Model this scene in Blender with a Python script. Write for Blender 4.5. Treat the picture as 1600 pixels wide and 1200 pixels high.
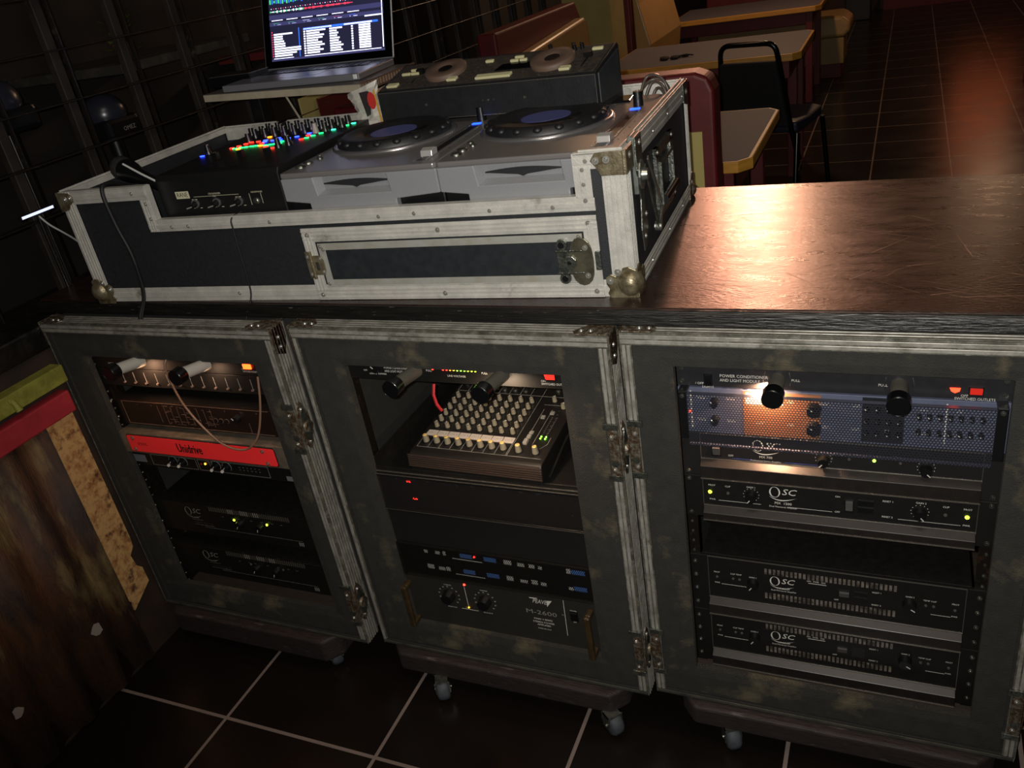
import bpy, bmesh, math, random
from mathutils import Vector, Matrix
random.seed(7)
S = bpy.context.scene
COL = S.collection
pi = math.pi
for o in list(bpy.data.objects): bpy.data.objects.remove(o, do_unlink=True)

# ---------------------------------------------------------------- camera, world, light, exposure
cam = bpy.data.cameras.new('camera'); co = bpy.data.objects.new('camera', cam); COL.objects.link(co)
def rcam(rz, rx, ry):
    f = Vector((-math.sin(rz)*math.cos(rx), math.cos(rz)*math.cos(rx), math.sin(rx)))
    r = Vector((math.cos(rz), math.sin(rz), 0)); u = r.cross(f)
    r2 = r*math.cos(ry)+u*math.sin(ry); u2 = -r*math.sin(ry)+u*math.cos(ry)
    return Matrix((( r2.x, u2.x, -f.x), (r2.y, u2.y, -f.y), (r2.z, u2.z, -f.z)))
CAM = Vector((0.3921, -1.1681, 1.4786))
co.matrix_world = Matrix.Translation(CAM) @ rcam(0.473, -0.4777, -0.1767).to_4x4()
cam.sensor_width = 36; cam.lens = 1322.8*36/1600; cam.clip_start = .02; cam.clip_end = 60
S.camera = co
w = bpy.data.worlds.new('world'); S.world = w; w.use_nodes = True
w.node_tree.nodes['Background'].inputs[0].default_value = (.9, .75, .62, 1)
w.node_tree.nodes['Background'].inputs[1].default_value = .006
S.view_settings.view_transform = 'Standard'; S.view_settings.look = 'None'
S.view_settings.exposure = 0.34; S.view_settings.gamma = 1; S.view_settings.use_curve_mapping = False

def lamp(name, kind, loc, energy, col, size=.1, aim=None, spot=None, blend=.5):
    l = bpy.data.lights.new(name, kind); l.energy = energy; l.color = col
    if kind == 'AREA': l.size = size
    elif kind in ('POINT', 'SPOT'): l.shadow_soft_size = size
    if kind == 'SPOT': l.spot_size = math.radians(spot); l.spot_blend = blend
    o = bpy.data.objects.new(name, l); COL.objects.link(o); o.location = loc
    if aim: o.rotation_euler = (Vector(aim)-Vector(loc)).to_track_quat('-Z', 'Y').to_euler()
    return o
# the phone's flash, beside its lens
lamp('phone_flash', 'SPOT', (0.372, -1.172, 1.492), 66, (1, .97, .91), .006, (.0, .15, 1.10), 126, 1.0)
# warm ceiling lamps over the dining room
PEND = [(-.45, 5.2, 2.45), (-.95, 2.9, 2.4), (1.3, 9.0, 2.5)]
WARM = (1, .60, .35)
for i, (x, y, z) in enumerate(PEND):
    lamp('bulb_or_fill', 'POINT', (x, y, z-.12), [40, 4, 20][i], WARM, .07)
lamp('counter_glow_spot', 'SPOT', (-.60, 5.2, 2.36), 160, (1, .42, .26), .07, (.22, .36, .94), 15, 1.0)  # added beam that makes the counter shine and warms the player tops
lamp('bulb_or_fill', 'AREA', (.3, -.9, 2.7), 6.5, (1, .84, .68), .9, (.1, .3, 0))  # added soft area fill to lift the ambient level, not a fixture

# ---------------------------------------------------------------- materials
def lin(c):
    if isinstance(c, str):
        c = [int(c[i:i+2], 16)/255 for i in (0, 2, 4)]
    return tuple(((v/12.92) if v <= .04045 else ((v+.055)/1.055)**2.4) for v in c)+(1,)
MATS = {}
def mat(name, c='', rough=.5, metal=0, c2=None, scale=20, cmin=.4, cmax=.65, stretch=(1, 1, 1), bump=0, bscale=80, emit=0, rvar=0, detail=6, c3=None, scale3=6, min3=.55, max3=.7, coat=0, spec=.5):
    if name in MATS: return MATS[name]
    m = bpy.data.materials.new(name); m.use_nodes = True; nt = m.node_tree; N = nt.nodes; L = nt.links
    b = N['Principled BSDF']; col = lin(c)
    b.inputs['Base Color'].default_value = col; b.inputs['Roughness'].default_value = rough; b.inputs['Metallic'].default_value = metal
    b.inputs['Specular IOR Level'].default_value = spec
    b.inputs['Coat Weight'].default_value = coat
    if emit: b.inputs['Emission Color'].default_value = col; b.inputs['Emission Strength'].default_value = emit
    if c2 or bump or c3 or rvar:
        tc = N.new('ShaderNodeTexCoord'); mp = N.new('ShaderNodeMapping'); mp.inputs['Scale'].default_value = stretch
        L.new(tc.outputs['Object'], mp.inputs['Vector'])
        def noise(sc, a, bb, dt=detail):
            n = N.new('ShaderNodeTexNoise'); n.inputs['Scale'].default_value = sc; n.inputs['Detail'].default_value = dt; n.inputs['Roughness'].default_value = .62
            L.new(mp.outputs[0], n.inputs['Vector'])
            r = N.new('ShaderNodeMapRange'); r.inputs[1].default_value = a; r.inputs[2].default_value = bb; r.clamp = True
            L.new(n.outputs['Fac'], r.inputs[0]); return r.outputs[0]
        cur = None
        if c2:
            mx = N.new('ShaderNodeMix'); mx.data_type = 'RGBA'; mx.inputs[6].default_value = col; mx.inputs[7].default_value = lin(c2)
            f = noise(scale, cmin, cmax); L.new(f, mx.inputs[0]); cur = mx.outputs[2]
            if rvar:
                r = N.new('ShaderNodeMath'); r.operation = 'MULTIPLY_ADD'; r.inputs[1].default_value = rvar; r.inputs[2].default_value = rough
                L.new(f, r.inputs[0]); L.new(r.outputs[0], b.inputs['Roughness'])
        if c3:
            mx = N.new('ShaderNodeMix'); mx.data_type = 'RGBA'; mx.inputs[7].default_value = lin(c3)
            if cur: L.new(cur, mx.inputs[6])
            else: mx.inputs[6].default_value = col
            L.new(noise(scale3, min3, max3), mx.inputs[0]); cur = mx.outputs[2]
        if cur: L.new(cur, b.inputs['Base Color'])
        if bump:
            bp = N.new('ShaderNodeBump'); bp.inputs['Strength'].default_value = bump; bp.inputs['Distance'].default_value = .004
            n = N.new('ShaderNodeTexNoise'); n.inputs['Scale'].default_value = bscale; n.inputs['Detail'].default_value = 6
            L.new(mp.outputs[0], n.inputs['Vector']); L.new(n.outputs['Fac'], bp.inputs['Height']); L.new(bp.outputs[0], b.inputs['Normal'])
    MATS[name] = m; return m
def glow(name, c, s):
    if name in MATS: return MATS[name]
    m = bpy.data.materials.new(name); m.use_nodes = True; N = m.node_tree.nodes; b = N['Principled BSDF']
    b.inputs['Base Color'].default_value = lin(c); b.inputs['Emission Color'].default_value = lin(c); b.inputs['Emission Strength'].default_value = s
    MATS[name] = m; return m
def perforated(name, c, pitch, hole):
    m = bpy.data.materials.new(name); m.use_nodes = True; nt = m.node_tree; N = nt.nodes; L = nt.links; b = N['Principled BSDF']
    b.inputs['Base Color'].default_value = lin(c); b.inputs['Roughness'].default_value = .45; b.inputs['Metallic'].default_value = .3
    tc = N.new('ShaderNodeTexCoord'); sp = N.new('ShaderNodeSeparateXYZ'); L.new(tc.outputs['Object'], sp.inputs[0])
    def mt(op, a, bb=None, c_=None):
        n = N.new('ShaderNodeMath'); n.operation = op
        for i, v in enumerate((a, bb, c_)):
            if v is None: continue
            if isinstance(v, (int, float)): n.inputs[i].default_value = v
            else: L.new(v, n.inputs[i])
        return n.outputs[0]
    def grid(ox, oz):
        px, pz = pitch, pitch*1.732
        a = mt('MULTIPLY', mt('SUBTRACT', mt('FRACT', mt('ADD', mt('DIVIDE', sp.outputs[0], px), ox)), .5), px)
        c_ = mt('MULTIPLY', mt('SUBTRACT', mt('FRACT', mt('ADD', mt('DIVIDE', sp.outputs[2], pz), oz)), .5), pz)
        return mt('SQRT', mt('ADD', mt('MULTIPLY', a, a), mt('MULTIPLY', c_, c_)))
    d = mt('MINIMUM', grid(20, 20), grid(20.5, 20.5))
    f = mt('GREATER_THAN', d, hole)
    tr = N.new('ShaderNodeBsdfTransparent'); mx = N.new('ShaderNodeMixShader')
    L.new(f, mx.inputs[0]); L.new(tr.outputs[0], mx.inputs[1]); L.new(b.outputs[0], mx.inputs[2])
    L.new(mx.outputs[0], N['Material Output'].inputs['Surface'])
    return m
ALU = mat('aluminium', 'b4b2ab', .42, .35, 'cbc9c0', 30, .35, .7, (1, 1, 1), .15, 300, c3='5b574c', scale3=14, min3=.60, max3=.80)
ALUD = mat('aluminium_worn_shaded', '5f5d53', .5, .3, '3c3a32', 26, .42, .72, (1, 1, 1), .3, 160, c3='8d8c86', scale3=60, min3=.5, max3=.8)  # worn trim metal, darkened further so grooves between ridges look shaded
BLK = mat('black_laminate', '17191c', .55, 0, '202226', 180, .3, .7, bump=.25, bscale=700)
ALUR = mat('aluminium_ridge_lit', 'a5a299', .4, .4, '77746a', 40, .4, .7, c3='4a473d', scale3=22, min3=.58, max3=.75)  # lighter copy of the trim metal, paints highlights along its ridges
CARP = mat('case_covering', '21201d', .9, 0, '2a2924', 34, .35, .7, bump=.5, bscale=420, c3='544d3a', scale3=9, min3=.55, max3=.70)
CARPD = mat('case_covering_dark', '1d1d1a', .92, 0, '252420', 60, .35, .7, bump=.5, bscale=420)
BRONZE = mat('old_brass_hardware', '8a8168', .36, .6, '5a4e38', 60, .4, .65, bump=.2, bscale=300)
CHROME = mat('zinc_hardware', '8f928a', .3, .9, '555850', 90, .4, .7, bump=.3, bscale=260)
RUSTY = mat('rusty_latch', '5a4634', .45, .7, '8b8678', 110, .45, .62, bump=.4, bscale=300)
RIV = mat('rivet', 'b9b8b0', .35, .8)
STEELB = mat('black_steel', '131210', .42, .1, '1b1917', 60, .4, .7, bump=.1, bscale=500)
FACE = mat('amp_face', '0b0a09', .5, 0, '11100e', 90, .3, .7)
LIP = mat('amp_lip', '1f1c1b', .36, .2, '272321', 90, .3, .7)
EDGE = mat('bare_edge', 'c4bcb0', .25, .9)
WHITE = mat('printed_white', 'c4c2ba', .6)
DIM = mat('printed_grey', '7b7973', .6)
PLAST = mat('black_plastic', '0f0f10', .35)
KNOBG = mat('grey_knob', '77705f', .5)
WOODIN = mat('rack_floor_wood', '3f3225', .8, 0, '2b221b', 40, .35, .7, (1, 8, 1), .3, 120)
SILV = mat('silver_plastic', '8c8d90', .36, .25, '838487', 400, .3, .7)
SILVT = mat('silver_top', '8a8684', .3, .55)
RUB = mat('rubber', '101012', .5, 0, '1a1a1c', 300)
COUNTER = mat('counter_wood', '1a100d', .25, 0, '2a1812', 7, .30, .70, (2, 7, 1), .14, 50, rvar=.10, c3='3c2620', scale3=16, min3=.60, max3=.72, spec=.9)
CEDGE = mat('counter_edge', '0c0b0a', .38, 0, '1a1815', 14, .4, .7, (1, 6, 14), .4, 30, c3='8a8578', scale3=40, min3=.66, max3=.74)
RED = mat('red_paint', '5e0c10', .55, 0, '4c090d', 8, .3, .7, bump=.1, bscale=20)
REDR = mat('red_rail_paint', 'a0232c', .7, 0, '8c1b26', 20, .3, .7, bump=.2, bscale=60)
CREAMV = mat('cream_vinyl', 'a08352', .35, 0, '94784a', 6, .3, .7, bump=.15, bscale=18)
CREAMP = mat('cream_paint', 'a89a5c', .7)
OAK = mat('wood_edge', 'c8933a', .45, 0, 'b07c2c', 14, .3, .7, (1, 1, 6))
LAM = mat('grey_laminate', '625f66', .68, 0, '54515a', 500, .3, .7)
def text_mesh(body, size, align='LEFT', sx=1.0, shear=0):
    c = bpy.data.curves.new('t', 'FONT'); c.body = body; c.size = size; c.align_x = align; c.align_y = 'CENTER'; c.resolution_u = 2; c.shear = shear
    o = bpy.data.objects.new('t', c); COL.objects.link(o)
    dg = bpy.context.evaluated_depsgraph_get(); me = bpy.data.meshes.new_from_object(o.evaluated_get(dg))
    vs = [Vector((v.co.x*sx, v.co.y, 0)) for v in me.vertices]; fs = [list(p.vertices) for p in me.polygons]
    bpy.data.objects.remove(o); bpy.data.curves.remove(c); bpy.data.meshes.remove(me)
    return vs, fs

# ---------------------------------------------------------------- mesh builder
class MB:
    def __init__(s): s.v = []; s.f = []; s.mi = []; s.sm = []
    def add(s, vs, fs, mi=0, smooth=False):
        n = len(s.v); s.v += [tuple(v) for v in vs]
        for f in fs: s.f.append([n+i for i in f]); s.mi.append(mi); s.sm.append(smooth)
        return s
    def box(s, x0, x1, y0, y1, z0, z1, mi=0):
        vs = [(x, y, z) for x in (x0, x1) for y in (y0, y1) for z in (z0, z1)]
        return s.add(vs, [(0, 1, 3, 2), (4, 6, 7, 5), (0, 4, 5, 1), (2, 3, 7, 6), (0, 2, 6, 4), (1, 5, 7, 3)], mi)
    def prism(s, poly, axis, a, b, mi=0):
        # poly: 2D points in the two other axes in order (x,y,z minus axis)
        def mk(p, t):
            return {'x': (t, p[0], p[1]), 'y': (p[0], t, p[1]), 'z': (p[0], p[1], t)}[axis]
        n = len(poly); vs = [mk(p, a) for p in poly]+[mk(p, b) for p in poly]
        fs = [list(range(n)), list(range(2*n-1, n-1, -1))]+[(i, n+i, n+(i+1) % n, (i+1) % n) for i in range(n)]
        return s.add(vs, fs, mi)
    def cyl(s, p0, p1, r0, r1=None, seg=20, mi=0, caps=True):
        r1 = r0 if r1 is None else r1
        p0 = Vector(p0); p1 = Vector(p1); d = (p1-p0).normalized(); a = d.orthogonal().normalized(); b = d.cross(a)
        vs = []
        for p, r in ((p0, r0), (p1, r1)):
            for i in range(seg):
                t = 2*pi*i/seg; vs.append(p+(a*math.cos(t)+b*math.sin(t))*r)
        s.add(vs, [(i, (i+1) % seg, seg+(i+1) % seg, seg+i) for i in range(seg)], mi, True)
        if caps: s.add(vs, [list(range(seg))[::-1], list(range(seg, 2*seg))], mi)
        return s
    def lathe(s, c, prof, seg=32, mi=0, axis='z'):
        vs = []
        for r, h in prof:
            for i in range(seg):
                t = 2*pi*i/seg; a, b = r*math.cos(t), r*math.sin(t)
                q = {'z': (a, b, h), 'y': (a, h, b), 'x': (h, a, b)}[axis]
                vs.append((c[0]+q[0], c[1]+q[1], c[2]+q[2]))
        fs = []
        for k in range(len(prof)-1):
            for i in range(seg):
                j = (i+1) % seg; fs.append((k*seg+i, k*seg+j, (k+1)*seg+j, (k+1)*seg+i))
        s.add(vs, fs, mi, True)
        s.add(vs[:seg], [list(range(seg))[::-1]], mi); s.add(vs[-seg:], [list(range(seg))], mi)
        return s
    def tube(s, pts, r, seg=8, mi=0, closed=False):
        pts = [Vector(p) for p in pts]; n = len(pts); vs = []; a = None
        for i, p in enumerate(pts):
            d = (pts[min(i+1, n-1)]-pts[max(i-1, 0)]).normalized()
            a = d.orthogonal().normalized() if a is None else (a-d*a.dot(d)).normalized()
            b = d.cross(a); rr = r[i] if isinstance(r, (list, tuple)) else r
            for k in range(seg):
                t = 2*pi*k/seg; vs.append(p+(a*math.cos(t)+b*math.sin(t))*rr)
        fs = [(i*seg+k, i*seg+(k+1) % seg, (i+1)*seg+(k+1) % seg, (i+1)*seg+k) for i in range(n-1) for k in range(seg)]
        s.add(vs, fs, mi, True); s.add(vs, [list(range(seg))[::-1], list(range((n-1)*seg, n*seg))], mi)
        return s
    def sphere(s, c, r, mi=0, sc=(1, 1, 1), seg=16):
        prof = []
        vs = []; R = seg//2
        for i in range(1, R):
            t = pi*i/R
            for k in range(seg):
                u = 2*pi*k/seg; vs.append((c[0]+r*sc[0]*math.sin(t)*math.cos(u), c[1]+r*sc[1]*math.sin(t)*math.sin(u), c[2]+r*sc[2]*math.cos(t)))
        vs += [(c[0], c[1], c[2]+r*sc[2]), (c[0], c[1], c[2]-r*sc[2])]; T = len(vs)-2
        fs = [(i*seg+k, (i+1)*seg+k, (i+1)*seg+(k+1) % seg, i*seg+(k+1) % seg) for i in range(R-2) for k in range(seg)]
        fs += [(T, k, (k+1) % seg) for k in range(seg)]+[(T+1, (R-2)*seg+(k+1) % seg, (R-2)*seg+k) for k in range(seg)]
        return s.add(vs, fs, mi, True)
    def text(s, body, size, o, mi=0, align='LEFT', sx=1.0, shear=0, u=(1, 0, 0), v=(0, 0, 1)):
        vs, fs = text_mesh(body, size, align, sx, shear); o = Vector(o); u = Vector(u); v = Vector(v)
        return s.add([o+u*p.x+v*p.y for p in vs], fs, mi)
    def bar(s, p0, p1, wdt, thk, up, mi=0):
        p0 = Vector(p0); p1 = Vector(p1); d = (p1-p0).normalized(); up = Vector(up).normalized(); sd = d.cross(up).normalized()
        vs = [p+sd*a*wdt/2+up*b*thk/2 for p in (p0, p1) for a in (-1, 1) for b in (-1, 1)]
        return s.add(vs, [(0, 1, 3, 2), (4, 6, 7, 5), (0, 4, 5, 1), (2, 3, 7, 6), (0, 2, 6, 4), (1, 5, 7, 3)], mi)
    def xf(s, M):
        s.v = [tuple(M @ Vector(v)) for v in s.v]; return s
    def build(s, name, mats, parent=None, bevel=0, label=None, segs=2):
        me = bpy.data.meshes.new(name); me.from_pydata(s.v, [], s.f); me.update()
        if not isinstance(mats, (list, tuple)): mats = [mats]
        for m in mats: me.materials.append(m)
        me.polygons.foreach_set('material_index', s.mi); me.polygons.foreach_set('use_smooth', s.sm)
        bm = bmesh.new(); bm.from_mesh(me); bmesh.ops.recalc_face_normals(bm, faces=bm.faces); bm.to_mesh(me); bm.free()
        o = bpy.data.objects.new(name, me); COL.objects.link(o)
        if parent: o.parent = parent
        if bevel:
            b = o.modifiers.new('bevel', 'BEVEL'); b.width = bevel; b.segments = segs; b.limit_method = 'ANGLE'; b.angle_limit = math.radians(40)
        if label: o['label'] = label
        return o
def thing(name, label, cat, loc=(0, 0, 0), rz=0, group=None):
    o = bpy.data.objects.new(name, None); COL.objects.link(o); o.location = loc; o.rotation_euler = (0, 0, rz); o.empty_display_size = .05
    o['label'] = label; o['category'] = cat
    if group: o['group'] = group
    return o
def tag(o, label, cat, group=None, kind=None):
    o['label'] = label; o['category'] = cat
    if group: o['group'] = group
    if kind: o['kind'] = kind
    return o
def struct(o): o['kind'] = 'structure'; return o
def copy_tree(o, parent=None):
    c = o.copy(); COL.objects.link(c); c.parent = parent
    for ch in o.children: copy_tree(ch, c)
    return c

# ---------------------------------------------------------------- setting
def tile_floor():
    m = bpy.data.materials.new('floor_tiles'); m.use_nodes = True; nt = m.node_tree; N = nt.nodes; L = nt.links; b = N['Principled BSDF']
    tc = N.new('ShaderNodeTexCoord'); mp = N.new('ShaderNodeMapping')
    s = .4064
    mp.inputs['Location'].default_value = (.9707+s*20, .2373+s*20, 0)
    L.new(tc.outputs['Object'], mp.inputs['Vector'])
    br = N.new('ShaderNodeTexBrick'); br.offset = 0; br.squash = 1
    br.inputs['Scale'].default_value = 1; br.inputs['Brick Width'].default_value = s; br.inputs['Row Height'].default_value = s
    br.inputs['Mortar Size'].default_value = .0042; br.inputs['Mortar Smooth'].default_value = .1
    br.inputs['Color1'].default_value = lin('15110f'); br.inputs['Color2'].default_value = lin('1c1512'); br.inputs['Mortar'].default_value = lin('8a7b74')
    L.new(mp.outputs[0], br.inputs['Vector'])
    n = N.new('ShaderNodeTexNoise'); n.inputs['Scale'].default_value = 5; n.inputs['Detail'].default_value = 8; L.new(tc.outputs['Object'], n.inputs['Vector'])
    mx = N.new('ShaderNodeMix'); mx.data_type = 'RGBA'; mx.blend_type = 'MULTIPLY'; mx.inputs[0].default_value = .5
    L.new(br.outputs['Color'], mx.inputs[6]); L.new(n.outputs['Fac'], mx.inputs[7]); L.new(mx.outputs[2], b.inputs['Base Color'])
    r = N.new('ShaderNodeMapRange'); r.inputs[3].default_value = .16; r.inputs[4].default_value = .34; L.new(n.outputs['Fac'], r.inputs[0]); L.new(r.outputs[0], b.inputs['Roughness'])
    bp = N.new('ShaderNodeBump'); bp.inputs['Strength'].default_value = .25; bp.inputs['Distance'].default_value = .003
    L.new(br.outputs['Fac'], bp.inputs['Height']); bp.invert = True; L.new(bp.outputs[0], b.inputs['Normal'])
    return m
struct(MB().box(-3.2, 4.2, -2.6, 12, -.1, 0).build('floor', tile_floor()))
struct(MB().box(-3.2, 4.2, -2.6, 12, 2.9, 3.0).build('ceiling', mat('ceiling_paint', '2a211b', .8)))
WALLD = mat('dark_wall', '0c0908', .7, 0, '130e0c', 5, .3, .7)
struct(MB().box(-2.05, -1.95, -2.6, 12, 0, 2.9).build('wall_left', WALLD))
struct(MB().box(4.2, 4.3, -2.6, 12, 0, 2.9).build('wall_right', mat('brown_wall', '2b1a12', .7)))
wb = MB().box(-3.2, 4.2, 11.2, 11.3, 0, 2.9)
struct(wb.build('wall_back', mat('brown_far_wall', '3a2114', .6)))
struct(MB().box(-3.2, 4.2, -2.7, -2.6, 0, 2.9).build('wall_front', WALLD))
# red plinth along the far wall with a pale strip on it
struct(MB().box(.12, 4.2, 11.0, 11.2, 0, .22).build('baseboard_back', RED))
# a warm lit window in the far wall (seen mirrored in the floor)
wn = MB().box(.95, 1.62, 11.15, 11.2, 1.15, 2.05).build('window_1', glow('warm_window', 'd8683c', .7)); struct(wn)
fr = MB()
for a in ((.90, 1.67, 1.10, 1.15), (.90, 1.67, 2.05, 2.10), (.90, .95, 1.10, 2.1), (1.62, 1.67, 1.10, 2.1)): fr.box(a[0], a[1], 11.12, 11.2, a[2], a[3])
struct(fr.build('window_frame', RED, None)).parent = wn
# dark post at the far side of the dining room
tag(MB().box(-.28, .0, 10.3, 10.55, 0, 2.9).build('column', mat('dark_post', '14161a', .5), None, .01), 'dark square column at the far end of the aisle, beyond the booths', 'column')

# low wall on the left: plaster end, black ledge, rails
LX = -1.312
PLAS = mat('cream_plaster', 'b08c58', .85, 0, '84532b', 60, .45, .68, bump=.8, bscale=70, c3='45210f', scale3=26, min3=.55, max3=.66)
wl = MB().box(-1.46, LX, -2.6, 3.9, 0, .846)
wl = struct(wl.build('wall_left_low', mat('wall_soot', '1a0f0a', .8, 0, '2a1a10', 12, .35, .65)))
# plaster strip: uneven outline, real thickness
ps = []; n = 26
random.seed(3)
for i in range(n+1):
    z = .150+(.745-.150)*i/n; ps.append((-.128+random.uniform(-.004, .004)+(.014 if i < 2 else 0), z))
ps2 = [(-.047, .745), (-.047, .33), (-.050, .30), (-.066, .285), (-.062, .25), (-.050, .235), (-.049, .19)]
pm = MB().prism(ps+ps2, 'x', LX, LX+.006)
struct(pm.build('trim_plaster', PLAS)).parent = wl
ledge = MB().box(-1.50, -1.302, -2.6, 3.9, .846, .902).build('ledge', mat('black_gloss_ledge', '0b0a09', .35, 0, '191613', 30, .45, .65, bump=.5, bscale=60), wl, .006)
struct(ledge)
yr_ = MB().box(LX, -1.276, -2.6, -.043, .772, .812)
yr_.box(-1.276, -1.270, -.19, -.178, .795, .805).cyl((-1.272, -.182, .80), (-1.262, -.182, .775), .005, .008, 8)
tag(yr_.build('rail', mat('yellow_green_paint', '868232', .7, 0, '6f6b22', 30, .4, .6, bump=.3, bscale=50), None, .003), 'yellow-green painted rail on the low wall, above the red rail', 'rail')
tag(MB().box(LX, -1.280, -2.6, -.050, .700, .752).build('rail', REDR, None, .004), 'red painted rail along the low wall, under the yellow-green rail', 'rail')
# corrugated rusty sheet
cg = MB(); ny = 300; vs = []; L_ = 2.3
def cz_(y): return .011*math.sin((y+.05)*2*pi/.105)
for k in range(2):
    for i in range(ny+1):
        y = -.131-L_*i/ny; x = LX+.013+cz_(y)*.9-(.002 if k else 0)
        vs += [(x, y, .012), (x, y, .700)]
m_ = 2*(ny+1); fs = []
for i in range(ny):
    a = 2*i; fs += [(a, a+1, a+3, a+2), (m_+a, m_+a+2, m_+a+3, m_+a+1), (a, a+2, m_+a+2, m_+a), (a+1, m_+a+1, m_+a+3, a+3)]
cg.add(vs, fs, 0, True)
RUST = mat('rusted_sheet', '4f2f16', .7, .0, '1e0e07', 5, .38, .60, (1, 3, .7), .5, 90, c3='7d6a42', scale3=3.4, min3=.54, max3=.70)
tag(cg.build('corrugated_sheet', RUST), 'rusty brown corrugated metal sheet covering the low wall beside the left rack', 'metal sheet')
for (y, z, r_) in ((-.236, .205, .014), (-.468, .186, .012)):
    pp = MB(); pts = [(math.cos(a)*r_*(1+.25*math.sin(3*a+y*9)), math.sin(a)*r_*1.15) for a in [k*pi/4 for k in range(8)]]
    pp.prism([(y+a, z+b) for a, b in pts], 'x', LX+.026, LX+.029)
    tag(pp.build('paper_scrap', mat('paper_scrap', '857973', .8)), 'small grey paper scrap stuck on the rusty sheet, %s one' % ('upper' if y > -.3 else 'lower'), 'paper scrap')

# black lattice screen on the ledge
lt = thing('lattice_screen', 'black glossy lattice screen of crossing slats standing on the black ledge', 'lattice screen', (-1.42, 0, .902))
LATM = mat('lattice_black', '120f0d', .38, 0, '1a1613', 20, .4, .65, bump=.2, bscale=40, c3='4a423a', scale3=30, min3=.60, max3=.8)
LATS = mat('lattice_slat', '2a231f', .6, 0, '1d1815', 9, .4, .65)
k1 = 1.858/2.292
def ly(y): return -1.168+(y+1.168)*k1
ysl = [ly(-.05+.262*i) for i in range(-4, 19)]
MBv = MB()
for y in ysl:
    v = MB().box(-.034, -.014, y-.013, y+.013, 0, 1.9).build('upright', LATS, lt, .002); MB().box(-.014, .0, y+.016, y+.020, 0, 1.9).build('thin_upright', LATM, lt)
zh = [1.4786+(zz-1.4786)*k1-.902 for zz in (.985, 1.125, 1.264, 1.403, 1.542, 1.68, 1.82, 1.96, 2.1)]
for z in zh:
    MB().box(-.012, .012, ysl[0]-.1, ysl[-1]+.1, z-.002, z+.002).build('crossbar', LATM, lt, .0015)
# things behind the lattice
hs = thing('spotlight', 'dark rounded spotlight housing behind the lattice, left of the laptop', 'spotlight', (-1.62, .62, 1.2))
MB().sphere((0, 0, .03), .058, 0, (1, 1.05, .95), 20).build('housing', mat('blue_black_plastic', '24262f', .28), hs)
MB().box(-.06, .06, -.06, .06, -.035, .02).build('base', PLAST, hs, .012)
MB().cyl((0, 0, -1.2), (0, 0, -.03), .02, .02, 12).cyl((0, 0, -1.2), (0, 0, -1.19), .09, .09, 20).build('pole', PLAST, hs)
MB().text('OMEZ', .016, (.0605, -.01, -.012), u=(0, 1, 0)).build('lettering', DIM, hs)
hs2 = copy_tree(hs); hs2.location = (-1.62, .315, 1.29); hs2.scale = (1, 1, 1.075); hs2['label'] = 'shiny dark spotlight housing behind the lattice at the left photo edge'
for ch in list(hs2.children):
    if ch.name.startswith('lettering'): bpy.data.objects.remove(ch)
shelf = MB().box(-1.95, -1.50, .62, 1.16, 1.325, 1.350).build('shelf', mat('grey_shelf', '2b2723', .7, 0, '3f3a34', 30, .45, .7), None, .003)
tag(shelf, 'dusty grey shelf seen through the lattice, left of the laptop screen', 'shelf')
shelf2 = MB().box(-1.95, -1.50, 1.5, 1.85, 1.235, 1.262).build('shelf', mat('dark_red_shelf', '5a1c18', .6), None, .003)
tag(shelf2, 'dark red shelf seen through the lattice, right beside the laptop lid', 'shelf')
pl_ = MB()
random.seed(11)
for k in range(60):
    a = random.uniform(0, 2*pi); r = random.uniform(.01, .05); z = random.uniform(0, .12)
    c = Vector((-1.66+math.cos(a)*r, .80+math.sin(a)*r, 1.352+z)); d = Vector((math.cos(a), math.sin(a), random.uniform(-.3, .8))).normalized()*.022
    s_ = d.cross(Vector((0, 0, 1))).normalized()*.005
    pl_.add([c-s_, c+d*.5-s_*1.2, c+d, c+d*.5+s_*1.2], [(0, 1, 2, 3)])
pr = thing('potted_plant', 'small green plant on the grey shelf behind the lattice', 'plant', (0, 0, 0))
pl_.build('foliage', mat('leaf_green', '4a5a22', .6), pr)
MB().lathe((-1.66, .80, 1.350), [(.02, 0), (.03, .04), (.028, .045), (.004, .04)], 16).build('pot', mat('pot_brown', '4a2c1c', .7), pr)

# ---------------------------------------------------------------- dining furniture
def table(x0, x1, y0, y1, z, label, legs):
    t = thing('dining_table', label, 'table', (x0, y0, 0), 0, 'grey booth tables'); W = x1-x0; D = y1-y0
    MB().prism([(0, 0), (W-.04, 0), (W, .05), (W, D-.05), (W-.04, D), (0, D)], 'z', z-.038, z-.001).build('table_edge', OAK, t, .004)
    MB().prism([(.01, .014), (W-.046, .014), (W-.014, .055), (W-.014, D-.055), (W-.046, D-.014), (.01, D-.014)], 'z', z-.002, z).build('tabletop', LAM, t)
    a = MB(); a.box(.02, W-.06, .05, .075, z-.13, z-.038).box(.02, W-.06, D-.075, D-.05, z-.13, z-.038).box(W-.085, W-.06, .075, D-.075, z-.13, z-.038).box(.02, .045, .075, D-.075, z-.13, z-.038)
    a.build('apron', RED, t, .003)
    for (lx, ly_) in ((.03, legs), (.03, D-.06), (W-.09, legs), (W-.09, D-.06)):
        MB().box(lx-.02, lx+.03, ly_-.025, ly_+.025, 0, z-.04).build('leg', RED, t, .003)
        l = 0
    return t
T1 = table(-1.28, -.035, 1.56, 2.33, .75, 'grey booth table with wooden edge nearest the counter, right of the red bench', .06)
T2 = table(-1.16, -.09, 3.57, 4.37, .75, 'grey booth table behind the black chair, second from the counter', .42)
T3 = table(-1.32, -.19, 5.95, 6.75, .70, 'grey booth table farthest from the counter, beside the cream bench seat', .06)
tb = MB()
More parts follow.
